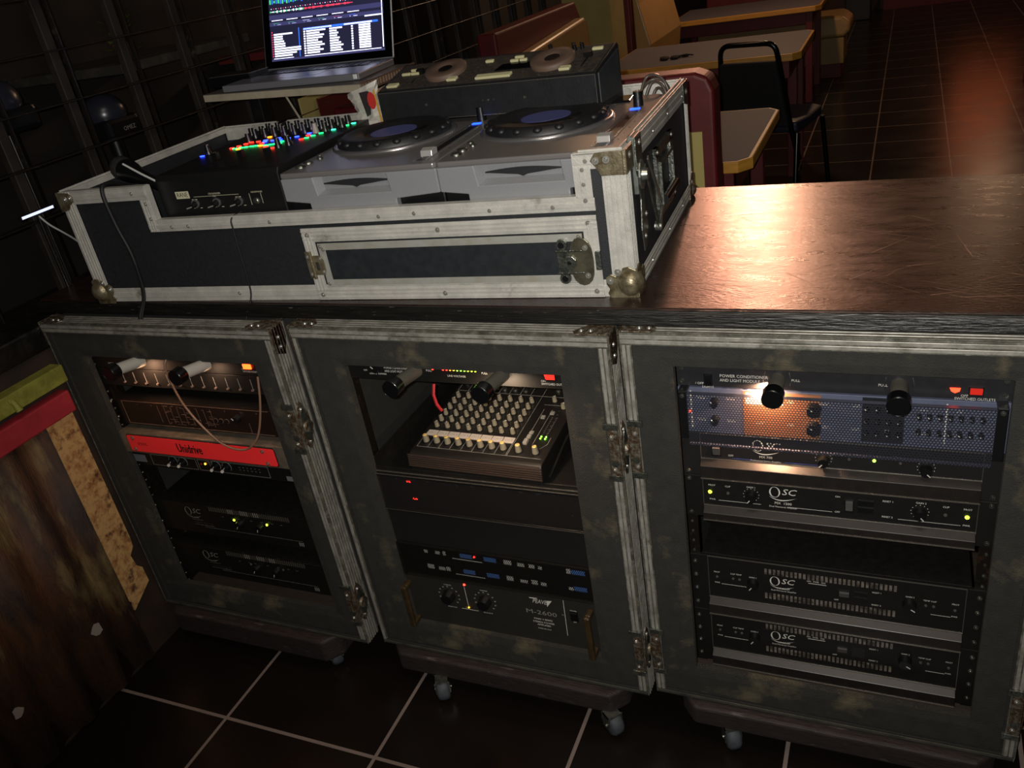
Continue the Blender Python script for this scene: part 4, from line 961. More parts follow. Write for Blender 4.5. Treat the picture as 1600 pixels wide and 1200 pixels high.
# drawer door in the front
dd = MB(); D0, D1 = .553, 1.110; zt = .1405
for a, b_, z in (((D0, zt-.0125), (D1, zt-.0125), 0), ((D0, .0140), (D1, .0140), 0)):
    ridged(dd, (a[0], -.003, a[1]), (b_[0], -.003, b_[1]), .026, (0, -1, 0), (0, 0, 1), 0, .003, 3)
ridged(dd, (D0+.0115, -.0035, .02), (D0+.0115, -.0035, zt-.01), .024, (0, -1, 0), (1, 0, 0), 0, .003, 3)
ridged(dd, (D1-.0115, -.0035, .02), (D1-.0115, -.0035, zt-.01), .024, (0, -1, 0), (1, 0, 0), 0, .003, 1)
o = dd.build('door_frame', ALU, fc, .0006)
di = MB(); q0, q1, r0, r1 = D0+.027, D1-.027, .029, zt-.029
di.box(q0, q1, -.0050, -.0035, r1-.013, r1).box(q0, q1, -.0050, -.0035, r0, r0+.012).box(q0, q0+.014, -.0052, -.0035, r0, r1).box(q1-.014, q1, -.0052, -.0035, r0, r1)
for x, z in ((D0+.012, .012), (D0+.012, zt-.012), (D1-.012, .012), (D1-.014, zt-.012), (.82, .012), (.83, zt-.012), (q0+.006, r0+.005), (q0+.006, r1-.005), (q1-.006, r0+.005), (q1-.006, r1-.005), (q0+.011, r1-.011), (q1-.011, r1-.011)):
    rivet(di, x, -.0068, z, .0036 if x in (q0+.006, q1-.006, q0+.011, q1-.011) else .0046, 'y', 1)
di.build('door_trim', [mat('aluminium_bright', 'b2b2ac', .4, .45, 'a5a18f', 30, .4, .7), RIV], fc, .0004)
MB().box(q0, q1, -.0042, -.0030, r0, r1).build('door_panel', mat('black_laminate_door', '1c1f22', .45, 0, '26292c', 60, .35, .7), fc)
hg = MB().prism([(D0-.003, .098), (D0+.008, .098), (D0+.011, .090), (D0+.030, .090), (D0+.034, .082), (D0+.034, .060), (D0+.030, .052), (D0+.011, .052), (D0+.008, .046), (D0-.003, .046)], 'y', -.0088, -.0070)
hg.cyl((D0+.0095, -.0105, .046), (D0+.0095, -.0105, .098), .0032, .0032, 12); hg.box(D0+.016, D0+.023, -.0098, -.0088, .062, .078, 2)
for x, z in ((D0+.002, .088), (D0+.002, .054), (D0+.028, .084), (D0+.029, .058)): rivet(hg, x, -.0088, z, .0040, 'y', 1)
hg.build('hinge', [BRONZE, RIV, CHROME], fc, .0006)
# butterfly latch of the drawer
la = MB(); lx, lz = 1.070, .066
la.box(lx-.032, lx-.004, -.0105, -.0075, lz-.020, lz+.020, 1)
for s_ in (-1, 1): la.cyl((lx-.022, -.0075, lz+s_*.029), (lx-.022, -.0120, lz+s_*.029), .0098, .0092, 20, 1); la.cyl((lx-.022, -.012, lz+s_*.029), (lx-.022, -.0128, lz+s_*.029), .0055, .0055, 14, 3)
la.bar((lx-.034, -.012, lz+.019), (lx+.012, -.012, lz+.019), .003, .003, (0, 1, 0), 1).bar((lx-.034, -.012, lz-.019), (lx+.012, -.012, lz-.019), .003, .003, (0, 1, 0), 1)
pts = []
for k in range(28):
    a = 2*pi*k/28; r_ = .019+.017*abs(math.sin(a))**3
    pts.append((lx+.010+r_*math.cos(a)*1.05, lz+r_*math.sin(a)*1.15))
la.prism(pts, 'y', -.0125, -.0095)
la.prism([(lx-.010+.0125*math.cos(k*pi/4+.39), lz+.0125*math.sin(k*pi/4+.39)) for k in range(8)], 'y', -.0165, -.0125, 1)
la.cyl((lx-.010, -.0165, lz), (lx-.010, -.0185, lz), .0035, .0028, 12, 3)
for z in (-.024, .024): rivet(la, lx+.018, -.0125, lz+z, .0050, 'y', 2)
la.box(lx+.032, lx+.041, -.010, -.003, lz-.016, lz+.016, 1)
la.build('latch', [mat('olive_brass', '6e6a58', .38, .7, '4d4a3c', 60, .4, .7), CHROME, RIV, PLAST], fc, .0008)
# ball corners and flat corners
def ball_corner(x, y_, z, sx, sy, mi):
    c = MB(); pts = []
    for k in range(9):
        a = pi/2*k/8; pts.append((.050-.0+0*a, a))
    prof = [(-.0045, -.0045), (.040, -.0045), (.046, .006), (.042, .014), (.047, .022), (.047, .034), (.038, .040), (.030, .036), (.022, .040), (.018, .050), (.008, .052), (-.0045, .046)]
    c.prism([(x+sx*p[0], z+p[1]) for p in prof], 'y', y_-.0062, y_-.0034)
    c.prism([(y_+sy*p[0], z+p[1]) for p in prof], 'x', *sorted((x-sx*.0062, x-sx*.0034)))
    c.sphere((x+sx*.008, y_+.004, z+.0225), .0225, 0, (1, 1, 1.05), 20)
    for p in ((.040, .030), (.031, .040)):
        pass
    rivet(c, x+sx*.040, y_-.0062, z+.028, .0060, 'y', 1); rivet(c, x+sx*.026, y_-.0062, z+.043, .0060, 'y', 1)
    return c
ball_corner(CW, 0, .001, -1, 1, 0).build('ball_corner', [BRONZE, RIV], fc, .0012)
ball_corner(0, 0, .001, 1, 1, 0).build('ball_corner', [BRONZE, RIV], fc, .0012)
c = MB().prism([(CW-.052, CH-.012), (CW-.044, CH-.022), (CW-.036, CH-.036), (CW+.004, CH-.036), (CW+.004, CH+.001), (CW-.026, CH+.001), (CW-.044, CH+.0)], 'y', -.0058, -.0036)
c.box(CW+.0022, CW+.0046, -.0058, .042, CH-.036, CH+.0005).cyl((CW+.001, -.0025, CH-.036), (CW+.001, -.0025, CH+.0005), .0042, .0042, 12)
rivet(c, CW-.043, -.0058, CH-.012, .0062, 'y', 1); rivet(c, CW-.026, -.0058, CH-.011, .0062, 'y', 1); rivet(c, CW+.0046, .02, CH-.012, .006, 'x', 1)
c.build('flat_corner', [BRONZE, RIV], fc, .0008)
c = MB().prism([(-.004, CH-.040), (.016, CH-.036), (.024, CH-.026), (.036, CH-.020), (.038, CH-.010), (.028, CH-.002), (-.004, CH+.001)], 'y', -.0058, -.0036)
c.box(-.0046, -.0022, -.0058, .042, CH-.036, CH); rivet(c, .016, -.0058, CH-.014, .006, 'y', 1); rivet(c, .030, -.0058, CH-.012, .006, 'y', 1)
c.build('flat_corner', [BRONZE, RIV], fc, .0008)
c = MB().prism([(CD-.040, 0), (CD+.004, 0), (CD+.004, .05), (CD-.012, .05), (CD-.026, .034), (CD-.036, .022)], 'x', CW+.0022, CW+.0046); c.sphere((CW-.004, CD-.004, .013), .016, 0, (1, 1, 1), 16); rivet(c, CW+.0046, CD-.014, .032, .005, 'x', 1)
c.build('ball_corner', [RUSTY, RIV], fc, .0008)
c = MB().prism([(CD-.044, CH-.038), (CD+.004, CH-.050), (CD+.004, CH+.001), (CD-.044, CH+.001)], 'x', CW+.0022, CW+.0040); rivet(c, CW+.004, CD-.016, CH-.02, .006, 'x', 1)
c.build('flat_corner', [CHROME, RIV], fc, .0008)
# side handle (recessed, spring grip) and lid stay
hd = MB(); y0_, y1_, z0_, z1_ = .205, .355, .060, .185
for a in ((y0_, y1_, z1_-.018, z1_), (y0_, y1_, z0_, z0_+.018), (y0_, y0_+.022, z0_, z1_), (y1_-.022, y1_, z0_, z1_)): hd.box(CW-.002, CW+.0045, *a)
hd.box(CW-.0105, CW-.0095, y0_, y1_, z0_, z1_)
hd.bar((CW+.006, y0_+.018, z1_-.030), (CW+.006, y1_-.018, z1_-.030), .006, .006, (0, 0, 1)).bar((CW+.006, y0_+.020, z0_+.02), (CW+.006, y0_+.020, z1_-.03), .006, .006, (1, 0, 0)).bar((CW+.006, y1_-.020, z0_+.02), (CW+.006, y1_-.020, z1_-.03), .006, .006, (1, 0, 0))
hd.cyl((CW+.008, y0_+.02, z0_+.03), (CW+.008, y1_-.02, z0_+.03), .009, .009, 16, 2)
for a in ((y0_+.01, z0_+.008), (y0_+.01, z1_-.008), (y1_-.01, z0_+.008), (y1_-.01, z1_-.008)): rivet(hd, CW+.0045, a[0], a[1], .0042, 'x', 1)
hd.build('side_handle', [CHROME, RIV, PLAST], fc, .001)
lt_ = MB(); lt_.prism([(.060, .240), (.098, .236), (.104, .19), (.094, .13), (.102, .09), (.088, .055), (.068, .052), (.060, .09), (.070, .14), (.058, .19)], 'x', CW+.0025, CW+.0050)
lt_.prism([(.080+.020*math.cos(k*pi/6), .178+.024*math.sin(k*pi/6)) for k in range(12)], 'x', CW+.005, CW+.0085, 1)
lt_.bar((CW+.011, .086, .190), (CW+.011, .158, .062), .010, .003, (1, 0, 0)).bar((CW+.014, .098, .200), (CW+.014, .176, .100), .008, .003, (1, 0, 0), 1)
lt_.bar((CW+.012, .155, .060), (CW+.012, .190, .088), .012, .004, (1, 0, 0))
lt_.cyl((CW+.006, .080, .178), (CW+.017, .080, .178), .011, .009, 16, 1).cyl((CW+.004, .158, .064), (CW+.016, .158, .064), .008, .008, 14)
for a in ((.086, .228), (.078, .075), (.094, .108)): rivet(lt_, CW+.005, a[0], a[1], .0045, 'x', 2)
lt_.build('lid_latch', [CHROME, mat('zinc_bright', 'a8aaa0', .28, .9), RIV], fc, .0008)
MB().box(CW-.0085, CW+.0045, .060, .106, .150, CH+.004).box(CW-.008, CW-.002, .062, .100, CH, CH+.006).build('latch_block', mat('zinc_grey', '757a73', .45, .6, '5c605a', 60, .4, .7), fc, .002)

# players
def player(u, label):
    t = case_thing('media_player', label, 'media player', u, .026, .130, 0, 'silver tabletop players in the flight case'); Wp = .3135; Dp = .405; Hp = .107
    MB().box(.0, Wp, .0065, Dp, 0, Hp-.012).build('lower_body', PLAST, t, .003)
    # silver front with corner cut-outs
    bx0, bx1 = .068, .216; T_ = Hp-.010
    f = MB(); f.prism([(.050, .005), (.228, .005), (.228, .050), (Wp, .056), (Wp, T_), (bx1, T_), (bx1+.004, .064), (bx0+.004, .064), (bx0, T_), (0, T_), (0, .056), (.050, .050)], 'y', -.010, .006)
    f.build('front_face', SILV, t, .0022, segs=3)
    bz = MB().add([(bx0, -.0095, T_), (bx0+.012, .0055, T_), (bx0+.014, .0055, .072), (bx0+.004, -.0095, .064), (bx0, .0055, T_), (bx0+.004, .0055, .064)], [(0, 1, 2, 3), (0, 4, 1), (3, 2, 5), (0, 3, 5, 4), (1, 4, 5, 2)])
    bz.add([(bx0+.004, -.0095, .064), (bx1+.004, -.0095, .064), (bx1+.004, .0055, .072), (bx0+.004, .0055, .072), (bx0+.004, .0055, .064), (bx1+.004, .0055, .064)], [(0, 1, 2, 3), (3, 2, 5, 4), (0, 4, 5, 1), (0, 3, 4), (1, 5, 2)])
    bz.box(bx0+.002, bx1+.004, .0040, .0058, .066, T_)
    bz.build('slot_recess', SILV, t)
    sl_ = MB(); n = 16; up = []; dn = []
    for i in range(n+1):
        a = i/n; x = bx0+.014+(bx1-bx0-.016)*a; b_ = math.sin(pi*a); zz = .0815
        up.append((x, zz+.0045*b_+.0010)); dn.append((x, zz-.0050*b_**1.6-.0010-(.0035*max(0, 1-abs(a-.5)*14))))
    sl_.prism(up+dn[::-1], 'y', .0010, .0045); sl_.build('disc_slot', mat('slot_dark', '232426', .4), t)
    # top plate
    tp = MB().prism([(.004, -.0115), (Wp-.004, -.0115), (Wp, -.006), (Wp, Dp-.02), (Wp-.02, Dp), (.02, Dp), (0, Dp-.02), (0, -.006)], 'z', Hp-.010, Hp)
    tp.build('top_plate', SILVT, t, .003, segs=3)
    cx, cy = .125, .215
    MB().lathe((cx, cy, Hp), [(.124, -.001), (.124, .002), (.119, .005), (.113, .004)], 56).build('jog_ring', mat('silver_ring', '9a999b', .25, .8), t)
    jg = MB().lathe((cx, cy, Hp), [(.113, .001), (.113, .006), (.106, .016), (.098, .019), (.094, .018), (.062, .017), (.060, .013), (.001, .013)], 56)
    for k in range(18):
        a = 2*pi*k/18; jg.sphere((cx+math.cos(a)*.106, cy+math.sin(a)*.106, Hp+.0125), .009, 0, (1, 1, .6), 10)
    jg.build('jog_wheel', RUB, t)
    MB().cyl((cx, cy, Hp+.0131), (cx, cy, Hp+.0145), .046, .046, 32).build('jog_display', glow('display_blue', '34375a', .22), t)
    MB().lathe((cx+.070, cy-.050, Hp+.019), [(.012, 0), (.011, .001), (.006, -.002), (.001, -.002)], 24).build('finger_dimple', RUB, t)
    pf = MB().box(.262, .268, .012, .26, Hp, Hp+.0012).box(.286, .290, .012, .26, Hp, Hp+.0012).box(.268, .286, .012, .26, Hp-.0005, Hp+.0004, 1)
    for k in range(5): pf.cyl((.298, .05+.04*k, Hp), (.298, .05+.04*k, Hp+.0006), .0015, .0015, 8, 1)
    o = pf.build('pitch_slider', [mat('silver_ring', '', 0), PLAST], t)
    MB().prism([(.036, 0), (.060, 0), (.062, .010), (.050, .013), (.038, .010)], 'x', .266, .288).xf(Matrix.Translation((0, 0, Hp))).build('slider_cap', mat('cap_silver', 'b9b6b2', .3, .5), o, .001)
    kk = MB().cyl((.275, .305, Hp), (.275, .305, Hp+.026), .0095, .0085, 18).bar((.275, .305, Hp+.0262), (.275, .314, Hp+.0262), .0015, .001, (0, 0, 1), 1); kk.build('tempo_knob', [PLAST, WHITE], t)
    MB().box(.266, .284, .272, .280, Hp, Hp+.0015).build('indicator_light', glow('led_blue_player', '1848ff', 3.5), t)
    for q, (x, y_, r_) in enumerate(((.022, .030, .010), (.022, .058, .010), (.030, .086, .006), (.018, .105, .006), (.012, .25, .006), (.012, .29, .006))):
        MB().lathe((x, y_, Hp), [(r_, 0), (r_*.96, .0035), (r_*.7, .0042), (.001, .0034)], 20).build('button', [CHROME, DIM][q > 3], t)
    dsp = MB().prism([(.03, .345), (.25, .345), (.245, .400), (.035, .400)], 'z', Hp, Hp+.004); dsp.build('display', mat('display_black', '08090b', .12), t, .001)
    return t
MATS['silver_ring'] = MATS.get('silver_ring') or mat('silver_ring', '9a999b', .25, .8)
player(.524, 'silver tabletop CD player, left of the pair, next to the lit mixer')
player(.8385, 'silver tabletop CD player, right of the pair, beside the case corner')

# DJ mixer
dm = case_thing('dj_mixer', 'black DJ mixer with glowing coloured pads at the left of the players', 'dj mixer', .228, .026, .10)
WMx = .288; Hm = .148
MB().prism([(0, .0), (0, Hm-.010), (.006, Hm), (.36, Hm+.004), (.36, 0)], 'x', 0, WMx).build('body', mat('mixer_black', '101011', .45), dm, .002)
m = MB(); y_ = -.0008; m.box(.040, .072, -.0006, 0, .102, .116).text('RANE', .0125, (.043, y_, .109), 1, sx=.82)
for x in (.0815, .133, .185): m.box(x-.006, x+.006, -.0005, 0, .098, .0995) if x != .133 else m.text('MIC', .005, (x-.006, y_, .103))
m.bar((.082, y_, .104), (.188, y_, .104), .0006, .0004, (0, 1, 0)).text('CROSSFADER', .0048, (.118, y_, .108)).text('HEADPHONES', .004, (.217, y_, .106))
m.bar((.212, y_, .104), (.212, y_, .082), .0006, .0004, (0, 1, 0)).bar((.238, y_, .104), (.238, y_, .084), .0006, .0004, (0, 1, 0))
for x in (.0815, .133, .185):
    for k in (-.010, .008): m.box(x+k, x+k+.005, -.0005, 0, .0815, .0825)
m.build('lettering', [mat('badge_cream', 'b8b59a', .5), PLAST], dm)
for x in (.0815, .133, .185):
    MB().cyl((x, 0, .091), (x, -.003, .091), .0085, .0085, 18, 1).cyl((x, -.002, .091), (x-.0, -.014, .089), .0060, .0050, 16).bar((x-.012, -.015, .086), (x, -.015, .0885), .0022, .002, (0, 1, 0), 2).build('knob', [PLAST, mat('knob_grey_disc', '4c4c4b', .4), DIM], dm)
MB().lathe((.225, 0, .089), [(.0065, 0), (.0065, -.003), (.0035, -.0045)], 18, 0, 'y').build('headphone_jack', CHROME, dm)
def uvw(px): return px
top = Hm+.0006
PADS = [('b', .014, .135), ('r', .052, .185), ('r', .060, .199), ('r', .067, .214), ('r', .073, .226), ('o', .095, .262), ('r', .091, .226), ('y', .078, .172), ('g', .064, .179), ('g', .077, .183), ('g', .089, .184), ('g', .101, .187), ('g', .111, .188), ('o', .124, .186), ('g', .137, .185), ('g', .147, .187), ('g', .158, .189), ('g', .169, .190), ('g', .163, .207), ('r', .147, .172), ('r', .175, .153), ('r', .114, .205), ('b', .105, .232), ('b', .112, .219), ('b', .128, .225), ('b', .131, .243), ('b', .146, .226), ('b', .162, .233), ('b', .179, .240), ('b', .196, .262), ('r', .205, .243), ('r', .208, .211), ('g', .216, .219), ('g', .222, .235), ('g', .231, .252), ('g2', .247, .276), ('g', .262, .306), ('g2', .270, .322)]
LM = {'b': LEDB, 'r': glow('pad_red', 'ff2418', 5), 'o': glow('pad_orange', 'ff8a18', 5), 'y': glow('pad_yellow', 'ffc020', 5), 'g': glow('pad_green', '18d060', 4), 'g2': glow('pad_mint', '30e098', 4)}
PB = {}
for k, x, yy in PADS:
    if k not in PB:
        o = MB().box(-.0046, .0046, -.0022, .0022, 0, .0018).build('pad_light', LM[k], dm); PB[k] = o
    else: o = PB[k].copy(); COL.objects.link(o)
    o.parent = dm; o.location = (x, yy, top+yy*.011)
kb = MB().cyl((0, 0, 0), (0, 0, .006), .0085, .0078, 16).cyl((0, 0, .006), (0, 0, .018), .0060, .0052, 14).bar((0, 0, .0182), (0, .005, .0182), .0014, .0008, (0, 0, 1), 1)
ko = kb.build('knob', [PLAST, WHITE], dm); ko.location = (.03, .29, top+.003); cnt = 0
for i in range(9):
    for j in range(3):
        x = .052+.0255*i; yy = .272+.026*j
        if i == 8 and j == 0: continue
        o = ko.copy(); COL.objects.link(o); o.parent = dm; o.location = (x, yy, top+yy*.011)
for x, yy in ((.205, .17), (.19, .155), (.060, .236), (.018, .152)):
    o = ko.copy(); COL.objects.link(o); o.parent = dm; o.location = (x, yy, top+.002)
MB().cyl((0, 0, 0), (0, 0, .020), .0075, .0045, 14).xf(Matrix.Translation((.213, .262, top+.003))).build('knob', mat('pale_knob', '8f8684', .5), dm)
for x in (.075, .137, .20):
    fs_ = MB().box(x-.0012, x+.0012, .060, .130, top-.0004, top+.0004, 1).box(x-.006, x+.006, .098, .108, top, top+.014).box(x-.0004, x+.0004, .097, .109, top+.0142, top+.0146, 2)
    fs_.build('fader', [PLAST, STEELB, DIM], dm, .0008)
m = MB().bar((.09, .035, top+.001), (.19, .037, top+.001), .003, .002, (0, 0, 1)).box(.128, .140, .026, .046, top, top+.012); m.build('crossfader', PLAST, dm)

# dual CD controller on top of the players
cc = case_thing('cd_controller', 'black double disc controller with cream buttons lying across the backs of the players', 'controller', .566, .353, .2395, -.110)
Wc = .4840; d_ = .125
prof = [(0, .008), (0, .066), (.004, .069), (d_, .100), (d_+.006, .095), (d_+.006, .000), (.05, .0)]
cm = MB().prism(prof, 'x', 0, Wc); cm.build('housing', mat('controller_black', '151618', .45, 0, '1d1e20', 40, .35, .7, bump=.1, bscale=200), cc, .0012)
side = MB().prism([(.010, .012), (.010, .066), (d_-.006, .090), (d_-.006, .010)], 'x', Wc, Wc+.003); side.build('side_plate', mat('controller_side', '23272a', .5, 0, '2d3133', 60, .35, .7), cc, .001)
m = MB().bar((0, -.0006, .0655), (Wc, -.0006, .0655), .0010, .0010, (0, 0, 1)).bar((0, -.0006, .0085), (Wc, -.0006, .0085), .0010, .0010, (0, 0, 1)).bar((Wc-.0006, -.0006, .008), (Wc-.0006, -.0006, .066), .0010, .0010, (1, 0, 0)); m.build('bare_edges', EDGE, cc)
m = MB()
for x, z, r_ in ((.114, .036, .0032), (.337, .036, .0032), (.245, .036, .0018), (.257, .036, .0022), (.270, .036, .0018)): rivet(m, x, 0, z, r_)
m.build('screws', CHROME, cc)
ta = math.atan2(.031, d_-.004)
def CP(x, s_): return Matrix.Translation((x, .004+s_*math.cos(ta), .069+s_*math.sin(ta))) @ Matrix.Rotation(ta, 4, 'X')
MB().box(.006, Wc-.006, .003, .118, 0, .0008).xf(CP(0, 0)).build('top_face', mat('dusty_face', '3a332b', .7, 0, '1b1815', 120, .35, .65, c3='6b5f4f', scale3=200, min3=.6, max3=.72), cc)
for cx in (.136, .375):
    MB().lathe((0, 0, 0), [(.044, .0008), (.044, .009), (.042, .011), (.018, .011), (.016, .009), (.001, .009)], 40).xf(CP(cx, .062)).build('jog_wheel', mat('dusty_jog', '5a483c', .6), cc)
    MB().cyl((0, 0, .009), (0, 0, .0095), .015, .015, 24).xf(CP(cx, .062)).build('jog_dish', PLAST, cc)
CRB = mat('cream_button', 'b9b48c', .5)
for x, s_, a, b_ in ((.030, .016, .013, .007), (.058, .066, .010, .0035), (.036, .066, .010, .0035), (.048, .082, .008, .003), (.137, .108, .010, .003), (.170, .022, .011, .007), (.247, .018, .020, .008), (.284, .018, .020, .008), (.225, .090, .009, .004), (.285, .080, .009, .0035), (.305, .080, .008, .0035), (.290, .095, .010, .003), (.372, .110, .010, .003), (.415, .022, .011, .007), (.455, .098, .011, .004)):
    MB().box(-a, a, -b_, b_, .0006, .006).xf(CP(x, s_)).build('button', CRB, cc, .0016)
MB().prism([(.255, .045), (.335, .045), (.330, .072), (.262, .072)], 'z', .0006, .002).xf(CP(0, 0)).build('display', mat('display_black', '', 0), cc)
for x in (.070, .445):
    m = MB().box(-.002, .002, -.035, .035, .0006, .0012, 1).box(-.008, .008, .006, .014, 0, .010); m.xf(CP(x+.0, .06)).build('pitch_slider', [PLAST, STEELB], cc)
for x, s_ in ((.40, .115), (.418, .112), (.35, .116), (.405, .105)): MB().cyl((0, 0, 0), (0, 0, .012), .0045, .004, 12).xf(CP(x, s_)).build('knob', PLAST, cc)

# cables inside the case, behind the right player
def cable(pts, r, m, name, label, sub=6, group=None):
    P = [Vector(p) for p in pts]; out = []
    for i in range(len(P)-1):
        a = P[max(i-1, 0)]; b = P[i]; c = P[i+1]; d = P[min(i+2, len(P)-1)]
        for k in range(sub):
            t = k/sub; out.append(.5*((2*b)+(c-a)*t+(2*a-5*b+4*c-d)*t*t+(3*b-a-3*c+d)*t**3))
    out.append(P[-1]); o = MB().tube(out, r, 8).build(name, m); tag(o, label, 'cable', group); return o
def cw(u, v, w_): q = Matrix.Rotation(TH, 3, 'Z') @ Vector((u, v, w_)); return CO+q
CBL = mat('cable_grey', '4a423c', .35)
for k, (a, b_, c_) in enumerate((((1.085, .445, .20), (1.10, .480, .262), (1.142, .470, .236)), ((1.095, .44, .20), (1.115, .455, .255), (1.146, .44, .225)), ((1.06, .45, .19), (1.10, .50, .250), (1.140, .50, .225)), ((1.10, .45, .18), (1.12, .47, .240), (1.144, .455, .205)))):
    cable([cw(*a)-Vector((0, 0, .05)), cw(*a), cw(*b_), cw(*c_), cw(c_[0], c_[1]+.01, .08)], .0030, CBL, 'audio_cable', 'one of several grey audio cables looping in the case corner behind the right player', group='cables in the case corner')
# microphone lying in the left tray of the case
mc = thing('microphone', 'black microphone leaning in the open left bay of the flight case', 'microphone', (0, 0, 0))
a0 = cw(.085, .030, .226); a1 = cw(.155, -.0+.05, .245)
bd_ = (cw(.225, .045, .232)-cw(.085, .105, .258)).normalized(); hA = cw(.085, .105, .250)
m = MB().tube([hA+bd_*s_ for s_ in (.0, .01, .03, .06, .11, .16)], [.020, .024, .022, .015, .013, .011], 16); m.build('handle', PLAST, mc)
MB().sphere(hA-bd_*.012, .025, 0, (1, 1, 1), 18).build('grille', mat('mic_grille', '2e2d2c', .5, .5, bump=.8, bscale=900), mc)
MB().tube([hA+bd_*.022+Vector((.004, -.014, .019)), hA+bd_*.09+Vector((.003, -.010, .0125)), hA+bd_*.16+Vector((.002, -.008, .0098))], .0024, 6).build('silver_line', mat('chrome_line', 'dcdcdc', .35, .1), mc)
# cables hanging over the front
CB = mat('cable_black', '0d0d0d', .6)
p = [cw(.115, .09, .215), cw(.121, .02, .244), cw(.1235, -.008, .235), cw(.128, -.010, .17), cw(.140, -.010, .10), cw(.133, -.012, .02), cw(.117, -.028, -.025), cw(.105, -.042, -.080)]
cable(p, .0042, CB, 'microphone_cable', 'thick black cable hanging over the front left of the flight case')
p2 = [cw(.142, -.012, .085), cw(.137, -.014, .02), cw(.122, -.030, -.030), cw(.121, -.044, -.085)]
cable(p2, .0022, CB, 'microphone_cable', 'thin black cable end twisted beside the thick cable at the left of the case')
cable([cw(.415, .02, .172), cw(.407, -.004, .166), cw(.405, -.006, .135), cw(.402, -.006, .05), cw(.398, -.008, .01), cw(.385, -.026, -.030), cw(.376, -.034, -.075), cw(.378, -.025, -.13)], .0016, CB, 'thin_cable', 'thin black cable hanging from the DJ mixer over the case front')
cable([(-.966, -.034, .832), (-.968, -.042, .818), (-.969, -.040, .775), (-.961, -.036, .721), (-.930, -.035, .668), (-.892, -.035, .631), (-.843, -.035, .623), (-.805, -.034, .644), (-.782, -.030, .681), (-.765, -.022, .74), (-.762, -.010, .79)], .0024, mat('cable_beige', '7a5c4a', .45), 'patch_cable', 'beige cable hanging in the left rack, looping over the red drive unit')
# phone and white charging cable left of the case
ph = thing('phone', 'phone with lit edge standing by the lattice, left of the flight case', 'phone', (-1.352, .105, 1.112))
MB().box(-.004, .004, -.046, .046, -.004, .004).build('phone_body', PLAST, ph, .0015)
MB().box(.0042, .0052, -.042, .042, -.0028, .0030).build('phone_screen', glow('phone_glow', 'cfd8ff', .9), ph)
cable([(-1.352, .105, 1.106), (-1.335, .11, 1.082), (-1.30, .110, 1.062), (-1.25, .095, 1.048), (-1.20, .075, 1.030), (-1.162, .05, 1.02)], .0022, mat('cable_white', 'a3a3a0', .5), 'charging_cable', 'white charging cable running from the phone to the flight case')
MB().cyl((0, 0, -.16), (0, 0, -.004), .004, .004, 8).cyl((0, 0, -.192), (0, 0, -.16), .0, .0) if 0 else None
MB().box(-.012, .012, -.012, .012, -.210, -.206).cyl((0, 0, -.208), (0, 0, -.004), .0035, .0035, 10).build('phone_stand', PLAST, ph)

# laptop on its stand
sh = thing('laptop_stand', 'white-edged laptop shelf on a dark post behind the DJ mixer', 'laptop stand', (-1.16, .512, 1.2468), math.radians(-.4)); sh.rotation_euler = (0, .030, math.radians(-.4))
MB().box(0, .45, 0, .25, 0, .0160).build('shelf_board', mat('shelf_white', '9a917e', .6, 0, '8b8270', 30, .4, .7), sh, .0012)
MB().box(.001, .449, .001, .249, .0160, .0172).build('shelf_surface', mat('shelf_grey', '55514f', .45), sh)
m = MB()
for k in range(19): m.cyl((.453, .01+.0128*k, .002), (.453, .01+.0128*k, .016), .0030, .0030, 8)
m.bar((.453, .0, .0175), (.453, .25, .0175), .006, .003, (0, 0, 1)).bar((.453, 0, 0), (.453, .25, 0), .006, .003, (0, 0, 1)); m.build('perforated_rail', mat('brown_mesh', '6b513f', .5, .3), sh)
MB().box(.040, .075, .110, .143, -.310, 0).build('post', PLAST, sh, .003)
MB().box(.0, .16, .075, .149, -.3105, -.304).build('base_plate', PLAST, sh, .002)
MB().tube([(.168, .09, 0), (.205, .088, -.075)], .0028, 8).build('brace', mat('shelf_white', '', 0), sh)
lp = thing('laptop', 'open silver laptop showing a music library on its screen', 'laptop', (-1.119, .716, 1.2632), math.radians(6.5)); lp.rotation_euler = (0, .030, math.radians(6.5))
WL = .364; DL = .205
LSIL = mat('laptop_silver', '8b8c92', .35, .6)
MB().box(0, WL, -DL, 0, 0, .0155).build('base', LSIL, lp, .003, segs=3)
m = MB().box(.03, WL-.03, -.085, -.012, .0156, .0162); m.build('keyboard', mat('keyboard_black', '101116', .4), lp)
kk = MB()
for i in range(13):
    for j in range(5): kk.box(.034+.0226*i, .034+.0226*i+.019, -.083+.0140*j, -.083+.0140*j+.0115, .0162, .0174)
kk.build('keys', mat('key_black', '16171c', .35), lp)
MB().box(.12, .235, -.160, -.095, .0156, .0159).build('trackpad', mat('trackpad', '7a7b82', .3, .4), lp)
MB().box(.348, .358, -DL-.0004, -DL+.006, .003, .0135).build('corner_gleam', mat('bright_metal', 'd8d8d8', .3, .3), lp, .001)  # pale piece standing in for a gleam on the front corner
tl = math.radians(20)
ML = Matrix.Translation((0, .002, .016)) @ Matrix.Rotation(-tl, 4, 'X')
ld = MB().box(0, WL, 0, .006, 0, .246).xf(ML).build('lid', LSIL, lp, .0025, segs=3)
MB().box(.0030, WL-.0030, -.0006, .0, .003, .243).xf(ML).build('screen_bezel', mat('bezel_black', '050506', .12), ld)
